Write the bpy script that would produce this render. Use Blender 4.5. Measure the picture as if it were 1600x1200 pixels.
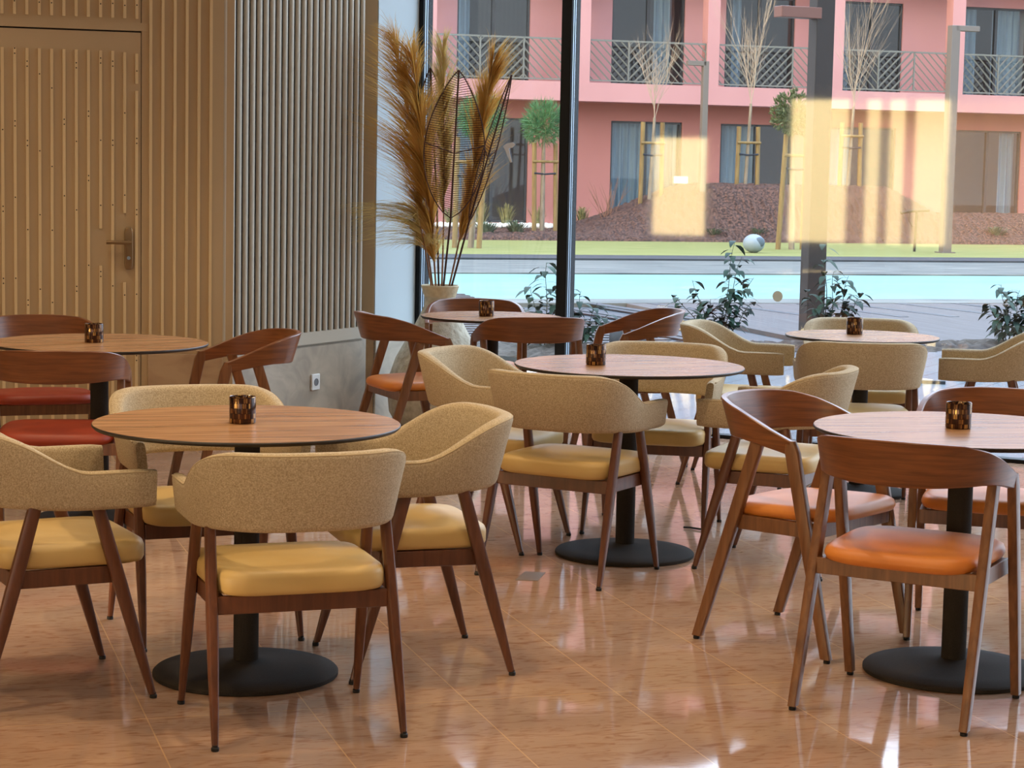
import bpy, bmesh, math, random
from mathutils import Vector, Matrix
random.seed(7)
S = bpy.context.scene
for o in list(bpy.data.objects): bpy.data.objects.remove(o)
PI = math.pi
A17 = math.radians(17.0)                     # the room is turned 17 degrees to the camera
CA, SA = math.cos(A17), math.sin(A17)
def W(u, v, z=0.0): return (u*CA - v*SA, u*SA + v*CA, z)      # room axes -> world

A28 = math.radians(28.0)                     # the glass front runs at 118 degrees, square to the chamfer wall
def PQ(p, q, z=0.0): return (p*math.cos(A28) + q*math.sin(A28), -p*math.sin(A28) + q*math.cos(A28), z)   # glass axes -> world
# ---------------------------------------------------------------- camera
FPX, PITCH, ROLL, EYE = 3265.3, 0.1042, 0.0199, 1.5042
cam = bpy.data.objects.new('camera', bpy.data.cameras.new('camera'))
S.collection.objects.link(cam)
cam.data.sensor_width = 36.0; cam.data.sensor_fit = 'HORIZONTAL'
cam.data.lens = FPX/1600*36.0
cam.data.clip_start = 0.05; cam.data.clip_end = 400
_F = Vector((0, math.cos(PITCH), -math.sin(PITCH))); _U = Vector((0, math.sin(PITCH), math.cos(PITCH))); _R = Vector((1, 0, 0))
_cr = _R*math.cos(ROLL) + _U*math.sin(ROLL); _cu = _U*math.cos(ROLL) - _R*math.sin(ROLL)
M = Matrix((( _cr.x, _cu.x, -_F.x, 0), (_cr.y, _cu.y, -_F.y, 0), (_cr.z, _cu.z, -_F.z, EYE), (0, 0, 0, 1)))
cam.matrix_world = M
S.camera = cam

# ---------------------------------------------------------------- view, sky, lights
S.view_settings.view_transform = 'Standard'; S.view_settings.look = 'None'
S.view_settings.gamma = 1.0; S.view_settings.use_curve_mapping = False
S.view_settings.exposure = 0.0
SKY = 1.6
wd = bpy.data.worlds.new('evening_sky'); S.world = wd; wd.use_nodes = True
nt = wd.node_tree; nt.nodes.clear()
wo = nt.nodes.new('ShaderNodeOutputWorld'); bg = nt.nodes.new('ShaderNodeBackground')
tc = nt.nodes.new('ShaderNodeTexCoord'); dt = nt.nodes.new('ShaderNodeVectorMath'); dt.operation = 'DOT_PRODUCT'
SUNDIR = Vector((-0.735, -0.655, 0.18)).normalized()            # towards the low sun, behind the camera
dt.inputs[1].default_value = SUNDIR
rp = nt.nodes.new('ShaderNodeValToRGB')                       # warm glow round the sun
e = rp.color_ramp.elements
e[0].position = 0.0; e[0].color = (0, 0, 0, 1)
e[1].position = 1.0; e[1].color = (8.5, 6.0, 2.1, 1)
x = e.new(0.62); x.color = (0.0, 0.0, 0.0, 1)
x = e.new(0.90); x.color = (1.1, 0.7, 0.3, 1)
sx = nt.nodes.new('ShaderNodeSeparateXYZ'); rz_ = nt.nodes.new('ShaderNodeValToRGB')   # horizon to zenith
z_ = rz_.color_ramp.elements
z_[0].position = 0.0; z_[0].color = (0.80, 0.86, 0.92, 1)
z_[1].position = 1.0; z_[1].color = (1.6, 2.1, 2.7, 1)
x = z_.new(0.35); x.color = (1.4, 1.65, 1.9, 1)
ad = nt.nodes.new('ShaderNodeMix'); ad.data_type = 'RGBA'; ad.blend_type = 'ADD'; ad.inputs[0].default_value = 1.0; ad.clamp_result = False
nt.links.new(tc.outputs['Generated'], dt.inputs[0]); nt.links.new(dt.outputs['Value'], rp.inputs[0])
nt.links.new(tc.outputs['Generated'], sx.inputs[0]); nt.links.new(sx.outputs[2], rz_.inputs[0])
nt.links.new(rz_.outputs[0], ad.inputs[6]); nt.links.new(rp.outputs[0], ad.inputs[7])
d2 = nt.nodes.new('ShaderNodeVectorMath'); d2.operation = 'DOT_PRODUCT'; d2.inputs[1].default_value = Vector((0.43, 0.78, 0.45)).normalized()
r2 = nt.nodes.new('ShaderNodeValToRGB'); q2 = r2.color_ramp.elements
q2[0].position = 0.35; q2[0].color = (1, 1, 1, 1); q2[1].position = 0.95; q2[1].color = (1.95, 2.05, 2.2, 1)
ml = nt.nodes.new('ShaderNodeMix'); ml.data_type = 'RGBA'; ml.blend_type = 'MULTIPLY'; ml.inputs[0].default_value = 1.0
nt.links.new(tc.outputs['Generated'], d2.inputs[0]); nt.links.new(d2.outputs['Value'], r2.inputs[0])
nt.links.new(ad.outputs[2], ml.inputs[6]); nt.links.new(r2.outputs[0], ml.inputs[7])
nt.links.new(ml.outputs[2], bg.inputs[0]); bg.inputs[1].default_value = SKY
nt.links.new(bg.outputs[0], wo.inputs[0])
sl = bpy.data.lights.new('low_sun', 'SUN'); sl.energy = 2.6; sl.color = (1.0, 0.72, 0.45); sl.angle = math.radians(0.6)
sun = bpy.data.objects.new('low_sun', sl); S.collection.objects.link(sun)
sun.rotation_euler = (-SUNDIR).to_track_quat('-Z', 'Y').to_euler()
def spot(x, y, power, tx=None, ty=None, ang=110, col=(1.0, 0.76, 0.48), z=3.6, size=0.06, blend=0.6):
    l = bpy.data.lights.new('ceiling_spot', 'SPOT'); l.energy = power; l.color = col
    l.spot_size = math.radians(ang); l.spot_blend = blend; l.shadow_soft_size = size
    o = bpy.data.objects.new('ceiling_spot', l); S.collection.objects.link(o); o.location = (x, y, z)
    d = Vector(((x if tx is None else tx) - x, (y if ty is None else ty) - y, -z))
    o.rotation_euler = d.to_track_quat('-Z', 'Y').to_euler()
SPOTS = [(-0.35, 6.2, 120), (-1.7, 4.9, 105), (0.6, 4.6, 80), (1.6, 6.6, 62), (0.7, 8.6, 40), (-1.9, 8.2, 90),
         (-2.4, 6.6, 65), (2.6, 9.0, 20), (-0.6, 3.2, 95), (-2.6, 9.0, 40)]
for px_, py_, p in SPOTS: spot(px_, py_, p*0.90)

# ---------------------------------------------------------------- helpers
def lin(c):
    f = lambda v: v/12.92 if v <= 0.04045 else ((v+0.055)/1.055)**2.4
    return tuple(f(v/255.0) for v in c) + (1.0,)
def mat(name, col, rough=0.5, metal=0.0, var=None, scale=(20, 20, 20), detail=4.0, bump=0.0, coat=0.0, spec=None, dist=0.0, lo=0.35, hi=0.65, bscale=None):
    """plain or noise-mottled principled material; var = second colour"""
    m = bpy.data.materials.new(name); m.use_nodes = True; n = m.node_tree; b = n.nodes['Principled BSDF']
    b.inputs['Base Color'].default_value = lin(col); b.inputs['Roughness'].default_value = rough; b.inputs['Metallic'].default_value = metal
    if coat: b.inputs['Coat Weight'].default_value = coat; b.inputs['Coat Roughness'].default_value = 0.1
    if spec is not None: b.inputs['Specular IOR Level'].default_value = spec
    if var or bump:
        t = n.nodes.new('ShaderNodeTexCoord'); mp = n.nodes.new('ShaderNodeMapping'); mp.inputs['Scale'].default_value = scale
        nz = n.nodes.new('ShaderNodeTexNoise'); nz.inputs['Scale'].default_value = 1.0; nz.inputs['Detail'].default_value = detail; nz.inputs['Distortion'].default_value = dist
        n.links.new(t.outputs['Object'], mp.inputs[0]); n.links.new(mp.outputs[0], nz.inputs['Vector'])
        if var:
            r = n.nodes.new('ShaderNodeValToRGB'); r.color_ramp.elements[0].position = lo; r.color_ramp.elements[1].position = hi
            r.color_ramp.elements[0].color = lin(col); r.color_ramp.elements[1].color = lin(var)
            n.links.new(nz.outputs[0], r.inputs[0]); n.links.new(r.outputs[0], b.inputs['Base Color'])
        if bump:
            bp = n.nodes.new('ShaderNodeBump'); bp.inputs['Strength'].default_value = bump; bp.inputs['Distance'].default_value = 0.01
            n.links.new(nz.outputs[0], bp.inputs['Height']); n.links.new(bp.outputs[0], b.inputs['Normal'])
    return m
class MB:
    def __init__(s): s.v = []; s.f = []; s.m = []; s.mi = 0
    def add(s, vs, fs):
        o = len(s.v); s.v += [tuple(p) for p in vs]; s.f += [tuple(i+o for i in f) for f in fs]; s.m += [s.mi]*len(fs)
    def box(s, c, d, rz=0.0, M=None):
        hx, hy, hz = d[0]/2, d[1]/2, d[2]/2
        vs = [Vector((x, y, z)) for z in (-hz, hz) for x, y in ((-hx, -hy), (hx, -hy), (hx, hy), (-hx, hy))]
        R = M if M else Matrix.Rotation(rz, 3, 'Z')
        vs = [R @ p + Vector(c) for p in vs]
        s.add(vs, [(3, 2, 1, 0), (4, 5, 6, 7), (0, 1, 5, 4), (1, 2, 6, 5), (2, 3, 7, 6), (3, 0, 4, 7)])
    def b2(s, x0, x1, y0, y1, z0, z1): s.box(((x0+x1)/2, (y0+y1)/2, (z0+z1)/2), (abs(x1-x0), abs(y1-y0), abs(z1-z0)))
    def loft(s, rings, caps=True, closed=True):
        n = len(rings[0]); vs = [p for r in rings for p in r]; fs = []
        for i in range(len(rings)-1):
            for j in range(n if closed else n-1):
                k = (j+1) % n
                fs.append((i*n+j, i*n+k, (i+1)*n+k, (i+1)*n+j))
        if caps:
            fs.append(tuple(range(n-1, -1, -1))); fs.append(tuple((len(rings)-1)*n+j for j in range(n)))
        s.add(vs, fs)
    def lathe(s, prof, n=48, c=(0, 0, 0), caps=True):
        s.loft([[(c[0]+r*math.cos(2*PI*k/n), c[1]+r*math.sin(2*PI*k/n), c[2]+z) for k in range(n)] for r, z in prof], caps)
    def tube(s, pts, rad, n=6, caps=True):
        pts = [Vector(p) for p in pts]; rings = []; up = Vector((0.13, 0.31, 0.94))
        for i, p in enumerate(pts):
            t = (pts[min(i+1, len(pts)-1)] - pts[max(i-1, 0)])
            if t.length < 1e-9: t = Vector((0, 0, 1))
            t.normalize(); a = t.cross(up)
            if a.length < 1e-3: a = t.cross(Vector((1, 0, 0)))
            a.normalize(); b = t.cross(a)
            r = rad[i] if hasattr(rad, '__len__') else rad
            rings.append([p + a*r*math.cos(2*PI*k/n) + b*r*math.sin(2*PI*k/n) for k in range(n)])
        s.loft(rings, caps)
    def strip(s, pts, wid, side):
        side = Vector(side).normalized(); vs = []; fs = []
        for p, w in zip(pts, wid):
            p = Vector(p); vs += [p - side*w/2, p + side*w/2]
        for i in range(len(pts)-1): fs.append((2*i, 2*i+1, 2*i+3, 2*i+2))
        s.add(vs, fs)
    def sphere(s, c, r, n=12, m=8, sx=1, sy=1, sz=1):
        s.loft([[(c[0]+r*sx*math.sin(PI*i/m)*math.cos(2*PI*k/n), c[1]+r*sy*math.sin(PI*i/m)*math.sin(2*PI*k/n), c[2]-r*sz*math.cos(PI*i/m)) for k in range(n)] for i in [0.02]+list(range(1, m))+[m-0.02]])
    def build(s, name, mats, parent=None, loc=(0, 0, 0), rz=0.0, smooth=40, kind=None, bevel=0.0, seg=2, label=None):
        me = bpy.data.meshes.new(name); me.from_pydata(s.v, [], s.f)
        if not isinstance(mats, (list, tuple)): mats = [mats]
        for m in mats: me.materials.append(m)
        if len(mats) > 1: me.polygons.foreach_set('material_index', s.m)
        bm = bmesh.new(); bm.from_mesh(me); bmesh.ops.recalc_face_normals(bm, faces=bm.faces); bm.to_mesh(me); bm.free()
        if smooth:
            me.polygons.foreach_set('use_smooth', [True]*len(me.polygons))
            me.set_sharp_from_angle(angle=math.radians(smooth))
        me.update()
        o = bpy.data.objects.new(name, me); S.collection.objects.link(o)
        o.location = loc; o.rotation_euler = (0, 0, rz)
        if parent: o.parent = parent
        if kind: o['kind'] = kind
        if label: o['label'] = label
        if bevel:
            b = o.modifiers.new('bevel', 'BEVEL'); b.width = bevel; b.segments = seg; b.limit_method = 'ANGLE'; b.angle_limit = math.radians(50)
        return o
def tag(o, label, cat, group=None):
    o['label'] = label; o['category'] = cat
    if group: o['group'] = group
    return o
def thing(name, label, cat, loc=(0, 0, 0), rz=0.0, group=None):
    o = bpy.data.objects.new(name, None); S.collection.objects.link(o)
    o.empty_display_size = 0.1; o.location = loc; o.rotation_euler = (0, 0, rz)
    return tag(o, label, cat, group)
def dup(root, loc, rz, label, group=None):
    r = root.copy(); S.collection.objects.link(r); r.location = loc; r.rotation_euler = (0, 0, rz); r['label'] = label
    if group: r['group'] = group
    for ch in list(root.children):
        c = ch.copy(); S.collection.objects.link(c); c.parent = r
        for g in ch.children:
            d = g.copy(); S.collection.objects.link(d); d.parent = c
    return r
def sstep(a, b, x):
    t = max(0.0, min(1.0, (x-a)/(b-a))); return t*t*(3-2*t)
def interp(x, xs, ys):
    if x <= xs[0]: return ys[0]
    for i in range(len(xs)-1):
        if x <= xs[i+1]: return ys[i] + (ys[i+1]-ys[i])*(x-xs[i])/(xs[i+1]-xs[i])
    return ys[-1]
def sup(a, b, n, k=28, cx=0, cy=0):
    out = []
    for i in range(k):
        t = 2*PI*i/k; c, q = math.cos(t), math.sin(t)
        out.append((cx + a*math.copysign(abs(c)**(2/n), c), cy + b*math.copysign(abs(q)**(2/n), q)))
    return out

# ---------------------------------------------------------------- materials
def wood(name, c1, c2, scale, rough=0.38, lo=0.3, hi=0.7, bump=0.03):
    return mat(name, c1, rough, 0, c2, scale, 6.0, bump, dist=0.6, lo=lo, hi=hi)
M_leg = wood('walnut_leg', (84, 48, 29), (108, 64, 40), (60, 60, 5))
M_band = wood('walnut_veneer', (98, 55, 27), (134, 80, 42), (6, 6, 110), 0.33)
M_wleg = wood('walnut_straight_leg', (102, 64, 38), (134, 90, 56), (60, 60, 5), 0.34)
M_fab = mat('oatmeal_fabric', (158, 138, 108), 0.95, 0, (206, 188, 156), (240, 260, 260), 4, 0.08, spec=0.2, lo=0.3, hi=0.7)
M_pipe = mat('fabric_piping', (186, 166, 132), 0.9, spec=0.2)
M_mustard = mat('mustard_leather', (196, 162, 98), 0.48, 0, (206, 174, 110), (6, 6, 6), 2, 0.03)
M_orange = mat('orange_leather', (202, 116, 42), 0.46, 0, (212, 130, 52), (6, 6, 6), 2, 0.03)
M_red = mat('rust_red_leather', (142, 46, 14), 0.5, 0, (158, 56, 18), (6, 6, 6), 2, 0.03)
M_glide = mat('black_rubber', (18, 17, 16), 0.6)
M_top = wood('tabletop_veneer', (146, 102, 66), (194, 146, 102), (3, 34, 34), 0.26, 0.32, 0.68, 0.005)
M_edge = mat('black_laminate_edge', (40, 32, 24), 0.45)
M_iron = mat('black_powder_coat', (48, 42, 37), 0.8, 0.0, (54, 48, 42), (300, 300, 300), 2, 0.05, spec=0.12)
M_paint = mat('tan_wall_paint', (182, 155, 116), 0.6, 0, (189, 162, 123), (3, 3, 1.2), 2, 0.0)
M_slat = mat('tan_slat_paint', (220, 192, 144), 0.5)
M_gap = mat('dark_gap', (40, 32, 22), 0.8)
M_white = mat('white_plaster', (226, 226, 220), 0.7)
M_pil = mat('daylight_tinted_plaster', (196, 208, 212), 0.75)  # white plaster with a cool daylight tint put into the colour
M_ceil = mat('ceiling_paint', (225, 220, 210), 0.8)
M_stone = mat('beige_limestone', (186, 154, 116), 0.4, 0, (164, 130, 96), (5, 5, 7), 8, 0.02, dist=1.0)
M_gstone = mat('grey_limestone', (186, 172, 150), 0.4, 0, (160, 148, 130), (6, 6, 7), 8, 0.02, dist=1.0)
M_frame = mat('black_aluminium', (10, 11, 13), 0.6, 0.0, spec=0.3)
M_alu = mat('bright_aluminium_and_frame_glint', (170, 190, 205), 0.3, 0.6)
def glass(name, ior=1.5, tint=(1, 1, 1, 1)):
    m = bpy.data.materials.new(name); m.use_nodes = True; n = m.node_tree; n.nodes.clear()
    o = n.nodes.new('ShaderNodeOutputMaterial'); mx = n.nodes.new('ShaderNodeMixShader'); tr = n.nodes.new('ShaderNodeBsdfTransparent')
    gl = n.nodes.new('ShaderNodeBsdfGlossy'); gl.inputs['Roughness'].default_value = 0.03; 
    f0 = ((ior-1)/(ior+1))**2; ge = n.nodes.new('ShaderNodeNewGeometry'); dp = n.nodes.new('ShaderNodeVectorMath'); dp.operation = 'DOT_PRODUCT'
    n.links.new(ge.outputs['Incoming'], dp.inputs[0]); n.links.new(ge.outputs['Normal'], dp.inputs[1])
    def mth(op, a, b):
        q = n.nodes.new('ShaderNodeMath'); q.operation = op
        for i, v in enumerate((a, b)):
            if v is None: continue
            if isinstance(v, (int, float)): q.inputs[i].default_value = v
            else: n.links.new(v, q.inputs[i])
        return q.outputs[0]
    fres = mth('ADD', mth('MULTIPLY', mth('POWER', mth('SUBTRACT', 1.0, mth('ABSOLUTE', dp.outputs['Value'], None)), 5.0), 1-f0), f0)   # Schlick, same from both sides
    tr.inputs[0].default_value = tint
    n.links.new(fres, mx.inputs[0]); n.links.new(tr.outputs[0], mx.inputs[1]); n.links.new(gl.outputs[0], mx.inputs[2]); n.links.new(mx.outputs[0], o.inputs[0])
    return m
M_glass = glass('window_glass', 1.54)
M_fglass = glass('facade_glass', 1.55, (0.85, 0.9, 0.92, 1)); M_fglass2 = glass('upper_facade_glass', 2.4, (0.85, 0.9, 0.92, 1))

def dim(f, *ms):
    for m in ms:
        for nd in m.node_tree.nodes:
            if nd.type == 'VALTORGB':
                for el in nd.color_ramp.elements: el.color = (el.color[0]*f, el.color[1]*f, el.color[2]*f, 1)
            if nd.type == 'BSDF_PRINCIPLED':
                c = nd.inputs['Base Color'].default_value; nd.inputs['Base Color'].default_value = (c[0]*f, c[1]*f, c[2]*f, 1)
def floor_mat():
    m = bpy.data.materials.new('polished_marble_tiles'); m.use_nodes = True; n = m.node_tree; b = n.nodes['Principled BSDF']
    t = n.nodes.new('ShaderNodeTexCoord')
    def noise(scale, det, dist, lo, hi, c1, c2):
        mp = n.nodes.new('ShaderNodeMapping'); mp.inputs['Scale'].default_value = scale
        z = n.nodes.new('ShaderNodeTexNoise'); z.inputs['Scale'].default_value = 1; z.inputs['Detail'].default_value = det; z.inputs['Distortion'].default_value = dist
        r = n.nodes.new('ShaderNodeValToRGB'); r.color_ramp.elements[0].position = lo; r.color_ramp.elements[1].position = hi
        r.color_ramp.elements[0].color = c1; r.color_ramp.elements[1].color = c2
        n.links.new(t.outputs['Object'], mp.inputs[0]); n.links.new(mp.outputs[0], z.inputs[0]); n.links.new(z.outputs[0], r.inputs[0]); return r, z
    a, _ = noise((1.7, 4.2, 1), 12, 0.5, 0.25, 0.78, lin((190, 156, 130)), lin((172, 136, 110)))
    v, _ = noise((10, 34, 1), 14, 1.6, 0.50, 0.68, (1, 1, 1, 1), lin((216, 188, 168)))
    mu = n.nodes.new('ShaderNodeMix'); mu.data_type = 'RGBA'; mu.blend_type = 'MULTIPLY'; mu.inputs[0].default_value = 0.75
    n.links.new(a.outputs[0], mu.inputs[6]); n.links.new(v.outputs[0], mu.inputs[7])
    mp = n.nodes.new('ShaderNodeMapping'); mp.inputs['Location'].default_value = (-0.687+0.447*20, -5.555+0.894*10, 0)
    br = n.nodes.new('ShaderNodeTexBrick'); br.offset = 0.0; br.inputs['Scale'].default_value = 1.0
    br.inputs['Brick Width'].default_value = 0.447; br.inputs['Row Height'].default_value = 0.894
    br.inputs['Mortar Size'].default_value = 0.0022; br.inputs['Mortar Smooth'].default_value = 0.3
    br.inputs['Color1'].default_value = (0.93, 0.93, 0.93, 1); br.inputs['Color2'].default_value = (1, 1, 1, 1); br.inputs['Mortar'].default_value = (1, 1, 1, 1)
    n.links.new(t.outputs['Object'], mp.inputs[0]); n.links.new(mp.outputs[0], br.inputs['Vector'])
    m2 = n.nodes.new('ShaderNodeMix'); m2.data_type = 'RGBA'; m2.blend_type = 'MULTIPLY'; m2.inputs[0].default_value = 1.0
    n.links.new(mu.outputs[2], m2.inputs[6]); n.links.new(br.outputs['Color'], m2.inputs[7])
    m3 = n.nodes.new('ShaderNodeMix'); m3.data_type = 'RGBA'; m3.inputs[7].default_value = lin((206, 164, 122))
    n.links.new(br.outputs['Fac'], m3.inputs[0]); n.links.new(m2.outputs[2], m3.inputs[6])
    n.links.new(m3.outputs[2], b.inputs['Base Color'])
    _, z = noise((3, 3, 1), 4, 0.5, 0, 1, (0, 0, 0, 1), (1, 1, 1, 1))
    mr = n.nodes.new('ShaderNodeMapRange'); mr.inputs[3].default_value = 0.03; mr.inputs[4].default_value = 0.09
    n.links.new(z.outputs[0], mr.inputs[0]); n.links.new(mr.outputs[0], b.inputs['Roughness'])
    bp = n.nodes.new('ShaderNodeBump'); bp.inputs['Strength'].default_value = 0.012; bp.inputs['Distance'].default_value = 0.01
    _, z2 = noise((9, 9, 1), 3, 0.3, 0, 1, (0, 0, 0, 1), (1, 1, 1, 1))
    n.links.new(z2.outputs[0], bp.inputs['Height']); n.links.new(bp.outputs[0], b.inputs['Normal'])
    b.inputs['Specular IOR Level'].default_value = 0.6
    return m
M_floor = floor_mat()

# ---------------------------------------------------------------- room shell (room axes u,v; object turned 17 degrees)
VWALL = 10.82                                # tan wall face
UL, CEIL = -10.4, 5.0
UC = 1.7196                                  # corner of tan wall and chamfer wall
PG, QG, PR, QB, PL = -6.435, 10.887, 6.0, -6.0, -15.0     # glass line, back wall, right and left limits in glass axes
OUTLINE = [(PL, QB), (PR, QB), (PR, QG+0.05), (PG, QG+0.05), (PG, 8.87), (PL, 0.3)]
def slab(name, mt, z0, z1):
    pts = []
    for p, q in OUTLINE:
        x_, y_, _ = PQ(p, q); pts.append((x_*CA + y_*SA, -x_*SA + y_*CA))
    m = MB(); m.loft([[(a, b, z0) for a, b in pts], [(a, b, z1) for a, b in pts]]); m.build(name, mt, rz=A17, kind='structure', smooth=0)
slab('floor', M_floor, -0.12, 0.0); slab('ceiling', M_ceil, CEIL, CEIL+0.25)
# tan slatted wall with the door opening cut out: door from u=0.38 to 1.305, up to 2.135
m = MB()
DU0, DU1, DZ = 0.36, 1.302, 2.136
m.b2(UL, DU0, VWALL, VWALL+0.2, 0, CEIL); m.b2(DU0, DU1, VWALL, VWALL+0.2, DZ+0.008, CEIL); m.b2(DU1+0.004, UC+0.06, VWALL, VWALL+0.2, 0, CEIL)
m.mi = 3; m.b2(DU0, DU1+0.004, VWALL+0.03, VWALL+0.2, 0, DZ+0.008)          # dark reveal behind the door
m.mi = 1
slat_u = [1.351 + 0.0614*k for k in range(6)]
def slat(mm, u, z0, z1, dots, zs=None):
    mm.mi = 1; mm.b2(u-0.0075, u+0.0075, VWALL-0.014, VWALL+0.001, z0, z1)
    mm.mi = 2
    rnd = random.Random(int(u*1000)+int(z0*77))
    zz = z0 + 0.06 + rnd.random()*0.08
    while dots and zz < z1-0.02:
        mm.b2(u-0.003, u+0.003, VWALL-0.0152, VWALL-0.013, zz-0.003, zz+0.003)
        if rnd.random() < 0.4: mm.b2(u-0.003, u+0.003, VWALL-0.0152, VWALL-0.013, zz+0.022, zz+0.028)
        zz += 0.30 + rnd.random()*0.14
for u in slat_u: slat(m, u, 0.515, CEIL, False)
for k in range(-60, 12):
    u = 0.616 + 0.0604*k
    if u > DU0 - 0.03: slat(m, u, 2.205 - 0.0, CEIL, True)
    else: slat(m, u, 0.0, CEIL, True)
m.mi = 0; m.b2(DU0, DU1+0.05, VWALL-0.006, VWALL+0.01, DZ+0.008, 2.185)      # header board
m.build('wall_left', [M_paint, M_slat, M_gap, M_gap], rz=A17, kind='structure', smooth=0)
m = MB(); m.b2(1.338, UC+0.004, VWALL-0.016, VWALL+0.01, 0, 0.497); m.build('baseboard_left', M_stone, rz=A17, kind='structure', smooth=0, bevel=0.003)
# door leaf with its slats
m = MB(); m.b2(DU0+0.004, DU1, VWALL-0.002, VWALL+0.028, 0.006, DZ)
dslats = {1.280: [(0.02, 1.843), (1.879, 2.03)], 1.2155: [(0.02, 0.869), (1.223, 2.035)], 1.0985: [(0.02, 0.954), (1.143, 2.04)]}
for k in range(12):
    u = 0.616 + 0.0604*k
    key = min(dslats, key=lambda q: abs(q-u))
    for z0, z1 in (dslats[key] if abs(key-u) < 0.02 else [(0.02, 2.04)]): slat(m, u, z0, z1, True)
for k in range(1, 4): slat(m, 0.616-0.0604*k, 0.02, 2.045, True)
door = m.build('door_1', [M_paint, M_slat, M_gap], rz=A17, kind='structure', smooth=0)
M_bronze = mat('satin_bronze', (150, 122, 86), 0.35, 0.7)
m = MB(); pr = sup(0.022, 0.108, 5, 32)
m.loft([[(1.2385+a, VWALL-0.014, 1.043+b) for a, b in pr], [(1.2385+a, VWALL-0.022, 1.043+b) for a, b in pr], [(1.2385+a*0.85, VWALL-0.025, 1.043+b*0.97) for a, b in pr]])
esc = m.build('door_handle_plate', M_bronze, door)
m = MB(); m.tube([(1.2385, VWALL-0.024, 1.075), (1.2385, VWALL-0.07, 1.075)], 0.011, 12)
m.tube([(1.2465, VWALL-0.068, 1.075), (1.20, VWALL-0.069, 1.0755), (1.16, VWALL-0.068, 1.076), (1.122, VWALL-0.064, 1.076)], [0.011, 0.0105, 0.0105, 0.010], 12)
m.build('lever', M_bronze, esc)
m = MB(); m.lathe([(0.009, 0), (0.009, 0.006)], 16); 
kh = m.build('keyhole', M_alu, esc, loc=(1.2385, VWALL-0.024, 0.995)); kh.rotation_euler = (PI/2, 0, 0)

# chamfer wall (28 degrees) : local x along the wall, y into the wall
RCH = math.radians(90-28)
P0 = (-1.519, 10.85, 0)
m = MB(); m.mi = 0; m.b2(0, 1.35, 0.0, 0.22, 0, CEIL); m.mi = 1; m.b2(0.004, 1.35, -0.012, 0.04, 0.48, 0.562)
m.mi = 1
nr = 23
for k in range(nr):
    xx = 0.022 + k*(1.31/(nr-1))
    ring = []
    for a, b in ((-0.018, 0.002), (-0.018, -0.004), (-0.0155, -0.010), (-0.009, -0.0145), (0, -0.016), (0.009, -0.0145), (0.0155, -0.010), (0.018, -0.004), (0.018, 0.002)): ring.append((xx+a, b))
    m.loft([[(a, b, 0.562) for a, b in ring], [(a, b, CEIL) for a, b in ring]])
M_rib = mat('pale_rib_paint', (186, 175, 154), 0.45)
m.build('wall_corner', [M_gap, M_rib], loc=P0, rz=RCH, kind='structure', smooth=50)
m = MB(); m.b2(0.012, 1.40, -0.012, 0.04, 0, 0.497); m.build('baseboard_corner', M_gstone, loc=P0, rz=RCH, kind='structure', smooth=0, bevel=0.003)
m = MB(); m.b2(2.700, 2.784, 11.889, 12.1, 0.497, CEIL); m.b2(2.688, 2.702, 11.884, 12.0, 0.497, CEIL)
m.build('trim_1', M_paint, rz=A17, kind='structure', smooth=0, bevel=0.003)
m = MB(); m.b2(2.690, 2.784, 11.886, 12.1, 0, 0.497); m.build('trim_2', M_stone, rz=A17, kind='structure', smooth=0, bevel=0.003)
m = MB(); m.b2(1.512, 2.0, 0.0, 0.2, 0, CEIL); m.build('wall_pilaster', M_pil, loc=P0, rz=RCH, kind='structure', smooth=0)
m = MB(); m.b2(1.512, 2.0, -0.010, 0.01, 0, 0.49); m.build('baseboard_pilaster', M_gstone, loc=P0, rz=RCH, kind='structure', smooth=0)
# glazing
def win(name, p0, p1):
    w = MB(); f = 0.0325
    w.b2(p0-f if p0 > PG else p0, p0+f, QG-0.055, QG+0.055, 0, CEIL)
    if p1 >= PR: w.b2(p1-f, p1, QG-0.055, QG+0.055, 0, CEIL)
    w.b2(p0, p1, QG-0.03, QG+0.05, 0, 0.02); w.b2(p0, p1, QG-0.05, QG+0.05, CEIL-0.08, CEIL)
    w.mi = 1; w.b2(p0+f, p0+f+0.003, QG-0.040, QG-0.030, 0.0, CEIL); w.b2(p0+f, p0+f+0.003, QG-0.016, QG-0.008, 0.0, CEIL)  # bright strips paint the glint of the frame edges
    o = w.build(name, [M_frame, M_alu], rz=-A28, kind='structure', smooth=0)
    g = MB(); g.b2(p0+f, p1-f, QG-0.004, QG+0.004, 0.02, CEIL-0.08); g.build('pane', M_glass, o, smooth=0)
    return o
MUL = PG + 0.985
win('window_1', PG, MUL); win('window_2', MUL, MUL+3.4); win('window_3', MUL+3.4, MUL+6.8); win('window_4', MUL+6.8, PR)
# unseen wall behind the camera: openings shaped for glass reflections and warm fill light
def back_wall(ops):
    m = MB(); pu = PL
    for a, b, z0, z1 in ops:
        m.b2(pu, a, QB-0.2, QB, 0, CEIL); m.b2(a, b, QB-0.2, QB, 0, z0); m.b2(a, b, QB-0.2, QB, z1, CEIL); pu = b
    m.b2(pu, PR, QB-0.2, QB, 0, CEIL); m.build('wall_back', M_white, rz=-A28, kind='structure', smooth=0)
back_wall([(-12.6, -11.7, 0.55, 1.95), (-10.5, -6.95, 0.52, 2.5), (-4.5, -1.5, 0.4, 2.5), (-0.5, 2.5, 0.4, 2.5)])
m = MB(); m.b2(PR, PR+0.2, QB, QG, 0, CEIL); m.build('wall_right', M_white, rz=-A28, kind='structure', smooth=0)
m = MB(); m.b2(PL-0.2, PL, QB, 0.4, 0, CEIL); m.build('wall_far_left', M_white, rz=-A28, kind='structure', smooth=0)
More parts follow.
